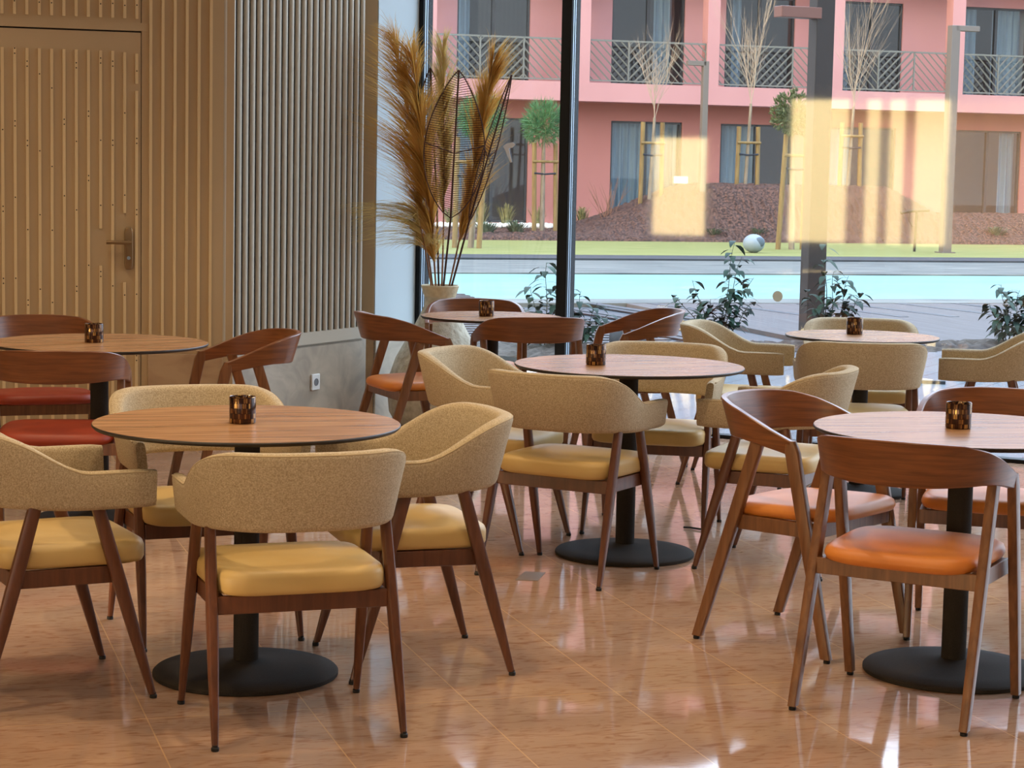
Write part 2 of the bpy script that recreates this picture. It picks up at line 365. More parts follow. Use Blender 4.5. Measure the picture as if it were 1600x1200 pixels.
def sheer(name, col, tr):
    k = bpy.data.materials.new(name); k.use_nodes = True; n = k.node_tree; n.nodes.clear(); o = n.nodes.new('ShaderNodeOutputMaterial')
    a = n.nodes.new('ShaderNodeBsdfTransparent'); b = n.nodes.new('ShaderNodeBsdfTranslucent'); b.inputs[0].default_value = lin(col); x = n.nodes.new('ShaderNodeMixShader'); x.inputs[0].default_value = tr
    n.links.new(a.outputs[0], x.inputs[2]); n.links.new(b.outputs[0], x.inputs[1]); n.links.new(x.outputs[0], o.inputs[0]); return k
M_sheer = sheer('sheer_cream', (196, 150, 112), 0.06)  # for unseen curtains added to dull the glow into reflected haze
for i, (a, b, lb) in enumerate([(-9.55, -9.3, 'narrow sheer cream curtain added for reflected haze, left of the two close gaps in the back window'), (-9.1, -8.98, 'narrowest sheer cream curtain added for reflected haze, between the two close gaps in the back window'), (-8.75, -8.62, 'slim sheer cream curtain added for reflected haze, by the shorter gap of the back window'), (-8.15, -6.97, 'wide sheer cream curtain added for reflected haze, across the end of the back window')]):
    n = max(6, int((b-a)/0.04)); m = MB(); cw = [(a+(b-a)*k/n, QB+0.10+0.035*math.sin((a+(b-a)*k/n)*17)) for k in range(n+1)]
    m.loft([[(p, q, 0.03) for p, q in cw], [(p, q, 2.58) for p, q in cw]], caps=False, closed=False)
    tag(m.build('added_haze_curtain', M_sheer, rz=-A28), lb, 'curtain')
# unseen storeys overhead and unseen west block, both added to hold back the low sun
m = MB(); pts = [PQ(p, q) for p, q in OUTLINE]; m.loft([[(a, b, CEIL+0.25) for a, b, _ in pts], [(a, b, 12.0) for a, b, _ in pts]])
m.build('wall_added_storeys', M_white, kind='structure', smooth=0)
m = MB(); m.b2(-75, -45, 2, 32, -0.1, 26.0); m.build('wall_added_sun_block', M_white, rz=A17, kind='structure', smooth=0)
# socket on the chamfer wall
m = MB(); m.b2(0.822, 0.902, -0.024, -0.012, 0.235, 0.325)
sk = m.build('wall_socket', M_white, loc=P0, rz=RCH, bevel=0.004); tag(sk, 'white power socket set low in the grey stone wainscot', 'socket')
m = MB(); m.lathe([(0.021, 0), (0.021, 0.002), (0.019, 0.002), (0.018, -0.006)], 24)
q = m.build('socket_well', mat('socket_grey', (120, 122, 124), 0.5), sk, loc=(0.862, -0.0245, 0.28)); q.rotation_euler = (PI/2, 0, 0)

# ---------------------------------------------------------------- chairs
def fabric_shell():
    a, b, y0, n = 0.258, 0.262, 0.03, 2.7
    plan = [(-a, 0.245 - i*(0.245-y0)/8) for i in range(8)]
    K = 44
    for i in range(K+1):
        t = PI + PI*i/K; c, s = math.cos(t), math.sin(t)
        plan.append((a*math.copysign(abs(c)**(2/n), c), y0 - b*abs(s)**(2/n)))
    plan += [(a, y0 + (i+1)*(0.245-y0)/8) for i in range(8)]
    N = len(plan); rings = []; pipe = []
    for i, (x, y) in enumerate(plan):
        p, q = plan[max(i-1, 0)], plan[min(i+1, N-1)]
        tx, ty = q[0]-p[0], q[1]-p[1]; L = math.hypot(tx, ty); nx, ny = ty/L, -tx/L      # outward
        t = sstep(0.06, -0.20, y)
        zt = 0.652 + 0.113*t; zb = 0.543 + 0.010*t; h = 0.021 + 0.005*t
        lean = 0.012 + 0.040*t; r = 0.017
        end = min(i, N-1-i); sc = (0.72, 0.93, 1.0)[min(end, 2)]; 
        ring = []
        for cx, cz, a0 in ((h-r, zt-r, 0), (-h+r, zt-r, 90), (-h+r, zb+r, 180), (h-r, zb+r, 270)):
            for k in range(4):
                an = math.radians(a0 + 30*k); ring.append((cx + r*math.cos(an), cz + r*math.sin(an)))
        zm = (zt+zb)/2; out = []
        for o_, z_ in ring:
            o2 = o_*sc; z2 = zm + (z_-zm)*(1-(1-sc)*0.25)
            off = o2 + lean*((z2-zb)/(zt-zb)) - lean*0.45
            out.append((x + nx*off, y + ny*off, z2))
        rings.append(out)
        po = h - 0.004 + lean*0.50; pipe.append((x + nx*po, y + ny*po, zt - 0.006))
    m = MB(); m.loft(rings)
    p = MB(); p.tube(pipe[1:-1], 0.0028, 6)
    return m, p
def leg_mb(top, foot, st, n=3.0, k=12):
    """st = list of (z, halfx, halfy)"""
    m = MB(); rings = []
    for z, hx, hy in st:
        t = (z-foot[2])/(top[2]-foot[2]); cx = foot[0]+(top[0]-foot[0])*t; cy = foot[1]+(top[1]-foot[1])*t
        rings.append([(px, py, z) for px, py in sup(hx, hy, n, k, cx, cy)])
    m.loft(rings); return m
def cushion(w0, w1, y0, y1, z0, z1, crown, n=6.0, r=0.016, tilt=0.0):
    m = MB(); yc, b = (y0+y1)/2, (y1-y0)/2
    def ring(s, z, k=48):
        out = []
        for px, py in sup(1, 1, n, k):
            w = (w0 + (w1-w0)*(py+1)/2)/2
            out.append((px*(w-s), yc + py*(b-s), z + tilt*py))
        return out
    rings = [ring(r*1.3, z0), ring(r*0.3, z0+r*0.35), ring(0, z0+r), ring(0.0, z1-r*1.2), ring(r*0.25, z1-r*0.5), ring(r*1.0, z1-r*0.06)]
    last = ring(r*1.6, z1 + crown*0.1)
    for f in (1.0, 0.88, 0.74, 0.58, 0.40, 0.20, 0.02):
        rings.append([(px*f, yc + (py-yc)*f, z1 + crown*(0.1+0.9*sstep(0, 0.6, 1-f)) + tilt*(py-yc)*f/b) for px, py, _ in last])
    m.loft(rings); return m
def frame_rails(xs, yr, yf, z0, z1, th=0.020):
    m = MB()
    m.b2(-xs, xs, yr-th/2, yr+th/2, z0, z1); m.b2(-xs, xs, yf-th/2, yf+th/2, z0, z1)
    for s in (-1, 1): m.b2(s*(xs-th/2)-th/2, s*(xs-th/2)+th/2, yr, yf, z0, z1)
    return m
def glide(parent, x, y):
    m = MB(); m.lathe([(0.0095, 0.0), (0.0105, 0.002), (0.0105, 0.009), (0.008, 0.011), (0.008, 0.016)], 12, (x, y, 0)); m.build('foot_glide', M_glide, parent)
def make_fabric_chair(label):
    t = thing('upholstered_armchair', label, 'chair', group='beige upholstered armchairs')
    sh, pp = fabric_shell(); bk = sh.build('backrest', M_fab, t, smooth=60); pp.build('piping', M_pipe, bk)
    c = cushion(0.455, 0.475, -0.185, 0.245, 0.380, 0.446, 0.013); c.build('seat_cushion', M_mustard, t, smooth=60)
    fr = frame_rails(0.228, -0.140, 0.150, 0.332, 0.380); fr.build('seat_frame', M_leg, t, smooth=0, bevel=0.003)
    for sx in (-1, 1):
        for sy in (-1, 1):
            l = leg_mb((sx*0.236, sy*0.078, 0.585), (sx*0.251, sy*0.243, 0.0), [(0.012, 0.0085, 0.0105), (0.10, 0.0115, 0.0145), (0.22, 0.0145, 0.019), (0.33, 0.0155, 0.021), (0.46, 0.0150, 0.0205), (0.575, 0.0140, 0.019)])
            lo = l.build('leg', M_leg, t); glide(lo, sx*0.251, sy*0.243)
    return t
def wood_band():
    a, b, y0, n = 0.257, 0.285, 0.045, 2.35; ye = 0.095
    plan = [(-a, ye - i*(ye-y0)/4) for i in range(4)]; K = 56
    for i in range(K+1):
        t = PI + PI*i/K; c, s = math.cos(t), math.sin(t)
        plan.append((a*math.copysign(abs(c)**(2/n), c), y0 - b*abs(s)**(2/n)))
    plan += [(a, y0 + (i+1)*(ye-y0)/4) for i in range(4)]
    N = len(plan); rings = []
    for i, (x, y) in enumerate(plan):
        p, q = plan[max(i-1, 0)], plan[min(i+1, N-1)]
        tx, ty = q[0]-p[0], q[1]-p[1]; L = math.hypot(tx, ty); nx, ny = ty/L, -tx/L
        t = (ye-y)/(ye-y0+b)
        zt = interp(t, [0, 0.2, 0.4, 0.6, 0.8, 1.0], [0.676, 0.702, 0.730, 0.756, 0.776, 0.785])
        zb = interp(t, [0, 0.2, 0.4, 0.6, 0.8, 1.0], [0.630, 0.644, 0.656, 0.662, 0.660, 0.655])
        h = 0.0105; lean = 0.004 + 0.034*sstep(0.3, 1.0, t)
        out = []
        for o_, z_ in ((h, zb+0.003), (h, zt-0.003), (h-0.003, zt), (-h+0.003, zt), (-h, zt-0.003), (-h, zb+0.003), (-h+0.003, zb), (h-0.003, zb)):
            off = o_ + lean*((z_-zb)/(zt-zb) - 0.4); out.append((x + nx*off, y + ny*off, z_))
        rings.append(out)
    m = MB(); m.loft(rings); return m
def make_wood_chair(label, leather, group):
    t = thing('wooden_armchair', label, 'chair', group=group)
    wood_band().build('backrest_rail', M_band, t, smooth=35)
    c = cushion(0.450, 0.470, -0.185, 0.245, 0.418, 0.464, 0.012, 4.2, 0.019, 0.006); c.build('seat_cushion', leather, t, smooth=60)
    fr = frame_rails(0.232, -0.125, 0.165, 0.374, 0.420, 0.022); fr.build('seat_frame', M_wleg, t, smooth=0, bevel=0.002)
    for sx in (-1, 1):
        l = leg_mb((sx*0.240, -0.035, 0.668), (sx*0.246, -0.243, 0.0), [(0.012, 0.0120, 0.0165), (0.35, 0.0140, 0.0205), (0.66, 0.0140, 0.0215)], 9.0, 16)
        lo = l.build('leg', M_wleg, t); glide(lo, sx*0.246, -0.243)
        l = leg_mb((sx*0.257, 0.092, 0.675), (sx*0.252, 0.243, 0.0), [(0.012, 0.0120, 0.0165), (0.35, 0.0140, 0.0210), (0.640, 0.0130, 0.0230), (0.676, 0.0115, 0.0140)], 9.0, 16)
        lo = l.build('leg', M_wleg, t); glide(lo, sx*0.252, 0.243)
    return t
FAB = [  # x, y, facing angle, label
    (-0.5835, 5.527, 19.3, 'beige fabric armchair nearest the camera, its back turned to us at the front left table'),
    (-0.290, 6.244, 107.6, 'beige fabric armchair on the right side of the front left table, facing left'),
    (-1.319, 5.845, -62.6, 'beige fabric armchair cut by the left picture edge beside the front left table'),
    (-0.975, 6.600, 203.0, 'beige fabric armchair behind the front left table, facing us, round table shadow on its seat'),
    (0.2225, 7.680, -29.0, 'beige fabric armchair with its back to us at the middle table with the pale top'),
    (-0.077, 8.320, -112.8, 'beige fabric armchair on the left side of the middle table, facing right'),
    (0.600, 8.680, 166.7, 'beige fabric armchair at the far side of the middle table, facing us'),
    (1.025, 7.930, 67.0, 'beige fabric armchair right of the middle table, half hidden behind an orange-seated wooden chair'),
    (1.560, 9.350, -3.0, 'beige fabric armchair with its back to us at the small back right table'),
    (1.740, 10.40, 174.0, 'beige fabric armchair nearest the glass, behind the small back right table'),
    (1.096, 10.10, -103.0, 'beige fabric armchair left of the small back right table, facing right'),
    (2.290, 9.930, 77.0, 'beige fabric armchair right of the small back right table, cut by the picture edge'),
]
c0 = make_fabric_chair(FAB[0][3])
for i, (x_, y_, a_, lb) in enumerate(FAB):
    if i == 0: c0.location = (x_, y_, 0); c0.rotation_euler = (0, 0, math.radians(a_))
    else: dup(c0, (x_, y_, 0), math.radians(a_), lb)
WOR = [
    (1.138, 5.835, -29.0, 'wooden armchair with bright orange seat, back to us, nearest on the right'),
    (0.954, 6.654, -128.9, 'wooden armchair with orange seat standing left of the front right table'),
    (1.600, 6.825, 165.5, 'wooden armchair with orange seat behind the front right table, facing us'),
    (0.080, 10.24, 14.0, 'wooden armchair, back to us, at the small back table near the black window post'),
    (-0.500, 10.17, -67.0, 'wooden armchair with orange seat left of the small back table, beside the big textured pot'),
    (0.603, 10.70, 101.0, 'wooden armchair right of the small back table, facing left, in front of the grey boulders'),
    (-0.200, 11.05, 183.0, 'wooden armchair between the small back table and the textured pot'),
    (-1.175, 8.830, 110.6, 'wooden armchair standing before the grey ribbed wall, seen side on'),
]
c1 = make_wood_chair(WOR[0][3], M_orange, 'wooden armchairs with orange seats')
for i, (x_, y_, a_, lb) in enumerate(WOR):
    if i == 0: c1.location = (x_, y_, 0); c1.rotation_euler = (0, 0, math.radians(a_))
    else: dup(c1, (x_, y_, 0), math.radians(a_), lb)
WRD = [(-1.745, 8.000, 6.0, 'wooden armchair with rust red seat, back to us at the left table by the door'),
       (-2.100, 9.270, 200.0, 'wooden armchair with dark red seat beyond the left table, right in front of the door')]
c2 = make_wood_chair(WRD[0][3], M_red, 'wooden armchairs with red seats')
for i, (x_, y_, a_, lb) in enumerate(WRD):
    if i == 0: c2.location = (x_, y_, 0); c2.rotation_euler = (0, 0, math.radians(a_))
    else: dup(c2, (x_, y_, 0), math.radians(a_), lb)

# ---------------------------------------------------------------- tables and candle holders
def make_table(label, D, B, group):
    t = thing('round_table', label, 'table', group=group); R = D/2; H = 0.745
    m = MB(); m.mi = 1; m.lathe([(R-0.02, H-0.014), (R-0.006, H-0.012), (R, H-0.006), (R, H-0.002), (R-0.002, H)], 96)
    m.mi = 0; m.lathe([(R-0.002, H), (R-0.002, H+0.0003)], 96)
    m.build('tabletop', [M_top, M_edge], t, smooth=30)
    m = MB(); m.lathe([(0.037, 0.03), (0.037, H-0.016)], 32); m.build('column', M_iron, t)
    m = MB(); m.lathe([(0.12, H-0.024), (0.12, H-0.0142)], 32); m.build('mounting_plate', M_iron, t)
    m = MB(); r = B/2; m.lathe([(r-0.003, 0.0), (r, 0.003), (r, 0.012), (r-0.006, 0.018), (r*0.75, 0.026), (r*0.45, 0.034), (0.06, 0.041), (0.037, 0.046)], 72); m.build('base_plate', M_iron, t)
    return t
TB = [(-0.767, 6.032, 14, 'round wooden table at the front left with four beige chairs'),
      (0.453, 8.064, 18, 'round table in the middle of the room, its top pale with daylight'),
      (1.356, 6.226, 10, 'round wooden table at the front right among orange-seated chairs'),
      (-1.705, 8.587, 30, 'round wooden table in front of the slatted door')]
t0 = make_table(TB[0][3], 0.8914, 0.5425, 'large round tables')
for i, (x_, y_, a_, lb) in enumerate(TB):
    if i == 0: t0.location = (x_, y_, 0); t0.rotation_euler = (0, 0, math.radians(a_))
    else: dup(t0, (x_, y_, 0), math.radians(a_), lb)
SB = [(-0.110, 10.534, 15, 'small round table at the back left, next to the plant pot by the window'),
      (1.632, 9.744, 20, 'small round table at the back right with a white sheen, beige chairs around it')]
s0 = make_table(SB[0][3], 0.715, 0.46, 'small round tables')
for i, (x_, y_, a_, lb) in enumerate(SB):
    if i == 0: s0.location = (x_, y_, 0); s0.rotation_euler = (0, 0, math.radians(a_))
    else: dup(s0, (x_, y_, 0), math.radians(a_), lb)
def mosaic_mat():
    m = bpy.data.materials.new('amber_mosaic_glass'); m.use_nodes = True; n = m.node_tree; b = n.nodes['Principled BSDF']
    t = n.nodes.new('ShaderNodeTexCoord'); sp = n.nodes.new('ShaderNodeSeparateXYZ'); at = n.nodes.new('ShaderNodeMath'); at.operation = 'ARCTAN2'
    n.links.new(t.outputs['Object'], sp.inputs[0]); n.links.new(sp.outputs[1], at.inputs[0]); n.links.new(sp.outputs[0], at.inputs[1])
    cb = n.nodes.new('ShaderNodeCombineXYZ')
    mu = n.nodes.new('ShaderNodeMath'); mu.operation = 'MULTIPLY'; mu.inputs[1].default_value = 0.0385
    n.links.new(at.outputs[0], mu.inputs[0]); n.links.new(mu.outputs[0], cb.inputs[0]); n.links.new(sp.outputs[2], cb.inputs[1])
    br = n.nodes.new('ShaderNodeTexBrick'); br.inputs['Scale'].default_value = 1; br.offset = 0.5; br.offset_frequency = 2
    br.inputs['Brick Width'].default_value = 0.0063; br.inputs['Row Height'].default_value = 0.015; br.inputs['Mortar Size'].default_value = 0.0006
    br.inputs['Color1'].default_value = (0, 0, 0, 1); br.inputs['Color2'].default_value = (1, 1, 1, 1); br.inputs['Mortar'].default_value = (0, 0, 0, 1)
    n.links.new(cb.outputs[0], br.inputs['Vector'])
    r = n.nodes.new('ShaderNodeValToRGB'); el = r.color_ramp.elements
    el[0].position = 0.0; el[0].color = lin((34, 16, 10)); el[1].position = 1.0; el[1].color = lin((214, 168, 96))
    q = el.new(0.45); q.color = lin((84, 48, 30)); q = el.new(0.75); q.color = lin((138, 96, 58)); q = el.new(0.9); q.color = lin((176, 134, 78))
    n.links.new(br.outputs['Color'], r.inputs[0]); n.links.new(r.outputs[0], b.inputs['Base Color'])
    b.inputs['Roughness'].default_value = 0.15; b.inputs['Metallic'].default_value = 0.35
    b.inputs['Transmission Weight'].default_value = 0.15
    return m
M_mos = mosaic_mat()
M_wax = mat('white_wax', (236, 222, 196), 0.5)
M_foil = mat('tealight_foil', (180, 180, 178), 0.3, 0.9)
def make_cup(label):
    t = thing('candle_holder', label, 'candle holder', group='amber mosaic candle holders')
    m = MB(); m.lathe([(0.034, 0.0), (0.0375, 0.0015), (0.0385, 0.004), (0.0385, 0.076), (0.0375, 0.078), (0.0355, 0.077), (0.0345, 0.070), (0.0345, 0.006), (0.030, 0.004)], 48)
    m.build('mosaic_glass', M_mos, t)
    m = MB(); m.lathe([(0.0185, 0.005), (0.019, 0.021)], 24); tl = m.build('tealight', M_foil, t)
    m = MB(); m.lathe([(0.018, 0.0205), (0.018, 0.0215)], 24); m.tube([(0, 0, 0.021), (0.0005, 0, 0.029)], 0.0008, 5); m.build('wax', M_wax, tl)
    return t
CU = [(-0.780, 6.021, 0, 'amber mosaic candle holder on the front left table'), (0.322, 8.034, 40, 'amber mosaic candle holder on the middle table'),
      (1.344, 6.240, 80, 'amber mosaic candle holder on the front right table'), (-1.725, 8.578, 120, 'dark mosaic candle holder on the table in front of the door'),
      (-0.136, 10.526, 160, 'amber mosaic candle holder on the small back left table'), (1.610, 9.832, 200, 'amber mosaic candle holder on the small back right table')]
k0 = make_cup(CU[0][3])
for i, (x_, y_, a_, lb) in enumerate(CU):
    if i == 0: k0.location = (x_, y_, 0.7455)
    else: dup(k0, (x_, y_, 0.7455), math.radians(a_), lb)

# ---------------------------------------------------------------- small things on the floor and glass
m = MB(); m.add([(0.026, 7.506, 0.0015), (0.108, 7.498, 0.0015), (0.138, 7.657, 0.0015), (0.062, 7.674, 0.0015), (0.026, 7.506, 0.0), (0.108, 7.498, 0.0), (0.138, 7.657, 0.0), (0.062, 7.674, 0.0)],
               [(0, 1, 2, 3), (0, 4, 5, 1), (1, 5, 6, 2), (2, 6, 7, 3), (3, 7, 4, 0), (7, 6, 5, 4)])
tag(m.build('floor_outlet_cover', mat('brown_cover_plate', (120, 98, 74), 0.5), smooth=0), 'small brown square cover plate set in the marble floor', 'cover plate')
m = MB(); m.tube([(0.733, 8.676, 0.006), (0.75, 8.67, 0.007), (0.765, 8.668, 0.006), (0.785, 8.65, 0.006), (0.802, 8.638, 0.006), (0.83, 8.615, 0.006)], 0.0045, 6)
tag(m.build('cable_end', M_glide), 'short black cable end lying on the floor by the middle table', 'cable')
m = MB(); m.loft([[(0.03*math.cos(2*PI*k/24), y_, 0.03*math.sin(2*PI*k/24)) for k in range(24)] for y_ in (0.0, 0.0006)])
tag(m.build('round_sticker', mat('pale_sticker', (205, 225, 225), 0.4), loc=(1.4589, 11.5476, 0.8134), rz=-A28), 'small round pale sticker on the big window pane', 'sticker')

m = MB(); sh = [(-0.05, 0.03), (-0.02, 0.05), (0.03, 0.06), (0.055, 0.045), (0.03, 0.02), (0.0, 0.015), (0.012, -0.03), (0.03, -0.085), (0.015, -0.09), (-0.012, -0.04), (-0.03, 0.0)]
m.loft([[(a*0.8, y_, b*0.8) for a, b in sh] for y_ in (0.0, 0.0008)])  # flat irregular white shape on the pane
tag(m.build('pane_mark', mat('pane_mark_white', (225, 225, 232), 0.6), loc=(-0.0461, 12.3478, 1.5915), rz=-A28, smooth=0), 'small irregular white scrap stuck on the left window pane', 'mark')
# ---------------------------------------------------------------- plant pot and dried stems
M_pot = mat('rough_white_clay', (206, 198, 176), 0.85, 0, (170, 160, 138), (26, 26, 26), 5, 1.0, lo=0.3, hi=0.7)
PX, PY = -0.425, 12.02
pot = thing('plant_pot', 'big rough white clay pot with flared base in the window corner', 'pot', (PX, PY, 0))
m = MB(); m.lathe([(0.20, 0.0), (0.25, 0.015), (0.285, 0.08), (0.295, 0.18), (0.285, 0.29), (0.25, 0.39), (0.20, 0.48), (0.155, 0.56), (0.118, 0.63), (0.092, 0.69), (0.088, 0.73), (0.093, 0.765), (0.090, 0.772), (0.075, 0.74), (0.07, 0.60)], 56)
po = m.build('pot_body', M_pot, pot)
m = MB(); m.lathe([(0.086, 0.735), (0.094, 0.755), (0.104, 0.785), (0.110, 0.806), (0.106, 0.812), (0.098, 0.804), (0.085, 0.765), (0.074, 0.74)], 48)
m.build('pot_rim', mat('pale_clay_rim', (214, 200, 166), 0.8, 0, (196, 180, 146), (30, 30, 30), 4, 0.5), pot)
M_stem = mat('dry_stem', (150, 104, 62), 0.7, 0, (118, 76, 44), (40, 40, 8), 3)
def strand_mat(name, c1, c2):
    m = mat(name, c1, 0.7, 0, c2, (14, 14, 5), 3, lo=0.3, hi=0.7); n = m.node_tree; b = n.nodes['Principled BSDF']; o = n.nodes['Material Output']
    tl = n.nodes.new('ShaderNodeBsdfTranslucent'); mx = n.nodes.new('ShaderNodeMixShader'); mx.inputs[0].default_value = 0.45
    n.links.new(b.inputs['Base Color'].links[0].from_socket, tl.inputs[0])
    n.links.new(b.outputs[0], mx.inputs[1]); n.links.new(tl.outputs[0], mx.inputs[2]); n.links.new(mx.outputs[0], o.inputs[0]); return m
M_plume = strand_mat('pampas_gold', (224, 180, 96), (196, 146, 66))
M_plume2 = strand_mat('pampas_straw', (224, 200, 130), (196, 166, 98))
M_palm = mat('dark_rattan', (70, 40, 24), 0.7)
def bez(p0, p1, p2, t):
    a = Vector(p0).lerp(Vector(p1), t); b = Vector(p1).lerp(Vector(p2), t); return a.lerp(b, t)
def pampas(base, mid, tip, t0, n, ln, spread, m_, label, seed, side=(0, 0), sag=0.5):
    rnd = random.Random(seed)
    t = thing('pampas_grass', label, 'dried grass', base, group='dried pampas stems in the clay pot')
    B = Vector(base); c = lambda q: bez(base, mid, tip, q) - B
    m = MB(); m.tube([c(i/24) for i in range(25)], [0.0062 - 0.0045*i/24 for i in range(25)], 7); m.build('stem', M_stem, t)
    m = MB()
    per = 22
    for ci in range(n//per):
        q0 = t0 + (1-t0)*(ci+rnd.random())/(n//per); ang0 = rnd.random()*2*PI; k0 = rnd.random(); ds = 0.75+0.6*rnd.random(); wv0 = rnd.random()-0.5
        for i in range(per):
            q = min(0.995, max(t0, q0 + (rnd.random()-.5)*0.05))
            p = c(q); tg = (c(min(q+0.03, 1.0)) - c(q-0.03)).normalized(); ang = ang0 + (rnd.random()-.5)*0.7
            rad = Vector((math.cos(ang), 0.45*math.sin(ang), 0)) + Vector((side[0], side[1], 0))*(k0*0.8+0.2*rnd.random())
            L = ln*ds*(0.7+0.5*rnd.random())*(0.45+0.55*math.sin(PI*min(1, max(0.06, (1-q)/(1-t0)*0.9+0.08))))
            d = tg*(0.9+0.2*rnd.random()) + rad*spread*(0.7+0.5*rnd.random())
            pts = []; k = 6
            for j in range(k+1):
                s_ = j/k
                pts.append(p + d*L*s_ + rad*spread*L*0.35*s_*s_ + Vector(((wv0+(rnd.random()-.5)*0.3)*0.04*s_*s_, 0, -sag*L*s_**2.2)))
            w = 0.0026+0.0018*rnd.random()
            m.strip(pts, [w*0.6, w, w, w*0.9, w*0.7, w*0.45, w*0.1], (math.cos(ang*3.1), math.sin(ang*3.1), 0.3))
    m.build('plume', m_, t, smooth=0)
    return t
pb = lambda dx, dy: (PX+dx, PY+dy, 0.70)
pampas(pb(-0.018, 0.0), (-0.475, 12.0, 1.25), (-0.600, 11.93, 2.10), 0.20, 2200, 0.36, 0.50, M_plume, 'thickest golden pampas plume, leaning left over the pot', 1, (-0.62, -0.3), 0.35)
pampas(pb(-0.03, 0.02), (-0.52, 12.03, 1.2), (-0.700, 11.98, 2.20), 0.34, 1300, 0.30, 0.40, M_plume, 'golden pampas plume reaching highest at the far left', 2, (-0.8, 0), 0.3)
pampas(pb(0.005, 0.03), (-0.40, 12.08, 1.3), (-0.435, 12.09, 2.15), 0.40, 1100, 0.24, 0.28, M_plume2, 'pale straw pampas plume standing straight in the middle', 3, (0, 0), 0.2)
pampas(pb(0.03, 0.0), (-0.275, 12.02, 1.25), (-0.150, 12.02, 2.06), 0.30, 2000, 0.30, 0.30, M_plume, 'golden pampas plume bending to the right at its tip', 4, (0.35, 0), 0.18)
pampas(pb(-0.035, -0.02), (-0.50, 11.95, 1.0), (-0.56, 11.90, 1.24), 0.55, 420, 0.24, 0.9, M_plume2, 'short drooping pampas plume low at the left of the pot', 5, (-1.2, 0), 0.95)
def wire_leaf(base, b0, tip, wid, n, label, bulge=0.45, twist=0.0):
    B = Vector(base); t = thing('wire_leaf', label, 'dried leaf', base, group='dark rattan wire leaves')
    b0 = Vector(b0)-B; tip = Vector(tip)-B
    ax = (tip-b0); side = Vector((math.cos(twist), math.sin(twist), 0)); side = (side - ax.normalized()*side.dot(ax.normalized())).normalized()
    m = MB(); m.tube([(0, 0, 0), b0*0.55, b0, b0+ax*0.5, tip], [0.0062, 0.006, 0.006, 0.005, 0.0055], 7); m.build('midrib', M_palm, t)
    wf = lambda q: wid*math.sin(PI*q**0.85)**0.8 if 0 < q < 1 else 0.0
    m = MB()
    for s_ in (-1, 1): m.tube([b0 + ax*(i/24) + side*s_*wf(i/24) for i in range(25)], 0.0036, 5)
    m.tube([b0 + ax*(0.50 - 0.06*(1-abs(x_))) + side*x_*wf(0.5)*0.97 for x_ in [k/6-1 for k in range(13)]], 0.0032, 5)
    m.build('rim_wire', M_palm, t)
    m = MB()
    for i in range(1, n):
        q = i/n; w = wf(q)
        m.strip([b0 + ax*(q+0.02*abs(x_)) + side*x_*w for x_ in (-1, -0.5, 0, 0.5, 1)], [0.0036]*5, ax)
    m.build('cross_wires', M_palm, t, smooth=0)
    return t
wire_leaf(pb(0.012, -0.05), (-0.366, 11.87, 1.20), (-0.333, 11.84, 2.03), 0.172, 66, 'dark wire leaf shaped like a pointed arch, in the middle of the bunch', twist=0.1)
wire_leaf(pb(0.04, -0.03), (-0.262, 11.90, 1.18), (-0.036, 11.88, 2.01), 0.06, 56, 'narrow dark wire leaf leaning furthest right', twist=0.9)
wire_leaf(pb(-0.005, 0.035), (-0.455, 12.09, 1.30), (-0.505, 12.10, 2.05), 0.10, 50, 'dark wire leaf mostly hidden behind the golden plumes', twist=0.15)

# ---------------------------------------------------------------- outside : ground, pool, planting
def ground(name, mt, u0, u1, v0, v1, z0, z1, kind='structure', bevel=0): 
    q = MB(); q.b2(u0, u1, v0, v1, z0, z1); return q.build(name, mt, rz=A17, kind=kind, smooth=0, bevel=bevel)
def planks(name, c1, c2, gap, w_, l_, rough):
    m = bpy.data.materials.new(name); m.use_nodes = True; n = m.node_tree; b = n.nodes['Principled BSDF']
    t = n.nodes.new('ShaderNodeTexCoord'); mp = n.nodes.new('ShaderNodeMapping'); mp.inputs['Rotation'].default_value = (0, 0, PI/2); mp.inputs['Location'].default_value = (50, 50, 0)
    br = n.nodes.new('ShaderNodeTexBrick'); br.inputs['Scale'].default_value = 1; br.inputs['Brick Width'].default_value = l_; br.inputs['Row Height'].default_value = w_
    br.inputs['Mortar Size'].default_value = 0.006; br.inputs['Color1'].default_value = lin(c1); br.inputs['Color2'].default_value = lin(c2); br.inputs['Mortar'].default_value = lin(gap)
    n.links.new(t.outputs['Object'], mp.inputs[0]); n.links.new(mp.outputs[0], br.inputs['Vector']); n.links.new(br.outputs['Color'], b.inputs['Base Color'])
    b.inputs['Roughness'].default_value = rough; return m
M_terr = planks('pale_wet_terrace_boards', (120, 130, 136), (112, 122, 130), (60, 72, 84), 0.2, 2.4, 0.22)
M_soil = mat('dark_soil', (70, 58, 50), 0.95, 0, (120, 106, 96), (14, 14, 14), 6, 1.0)
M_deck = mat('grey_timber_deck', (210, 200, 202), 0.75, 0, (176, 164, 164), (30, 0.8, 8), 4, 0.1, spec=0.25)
M_dark = mat('gap_shade_and_slate', (42, 52, 62), 0.4)  # shade of the deck gaps held in the colour; also the slate tile
M_water = mat('turquoise_pool_water', (164, 226, 226), 0.45, 0, (178, 232, 232), (0.5, 1.4, 1), 3, 0.1, spec=0.25)
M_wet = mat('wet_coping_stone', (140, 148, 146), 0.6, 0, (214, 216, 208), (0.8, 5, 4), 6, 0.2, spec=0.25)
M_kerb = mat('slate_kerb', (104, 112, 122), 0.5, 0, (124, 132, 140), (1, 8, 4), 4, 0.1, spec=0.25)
M_lawn = mat('lawn_grass', (176, 180, 92), 0.95, 0, (198, 196, 116), (1.2, 3, 2), 6, 0.4)
m = MB(); tp = [(PG-0.2, QG+0.05), (9, QG+0.05), (9, 31.4), (PG-0.2, 15.98)]
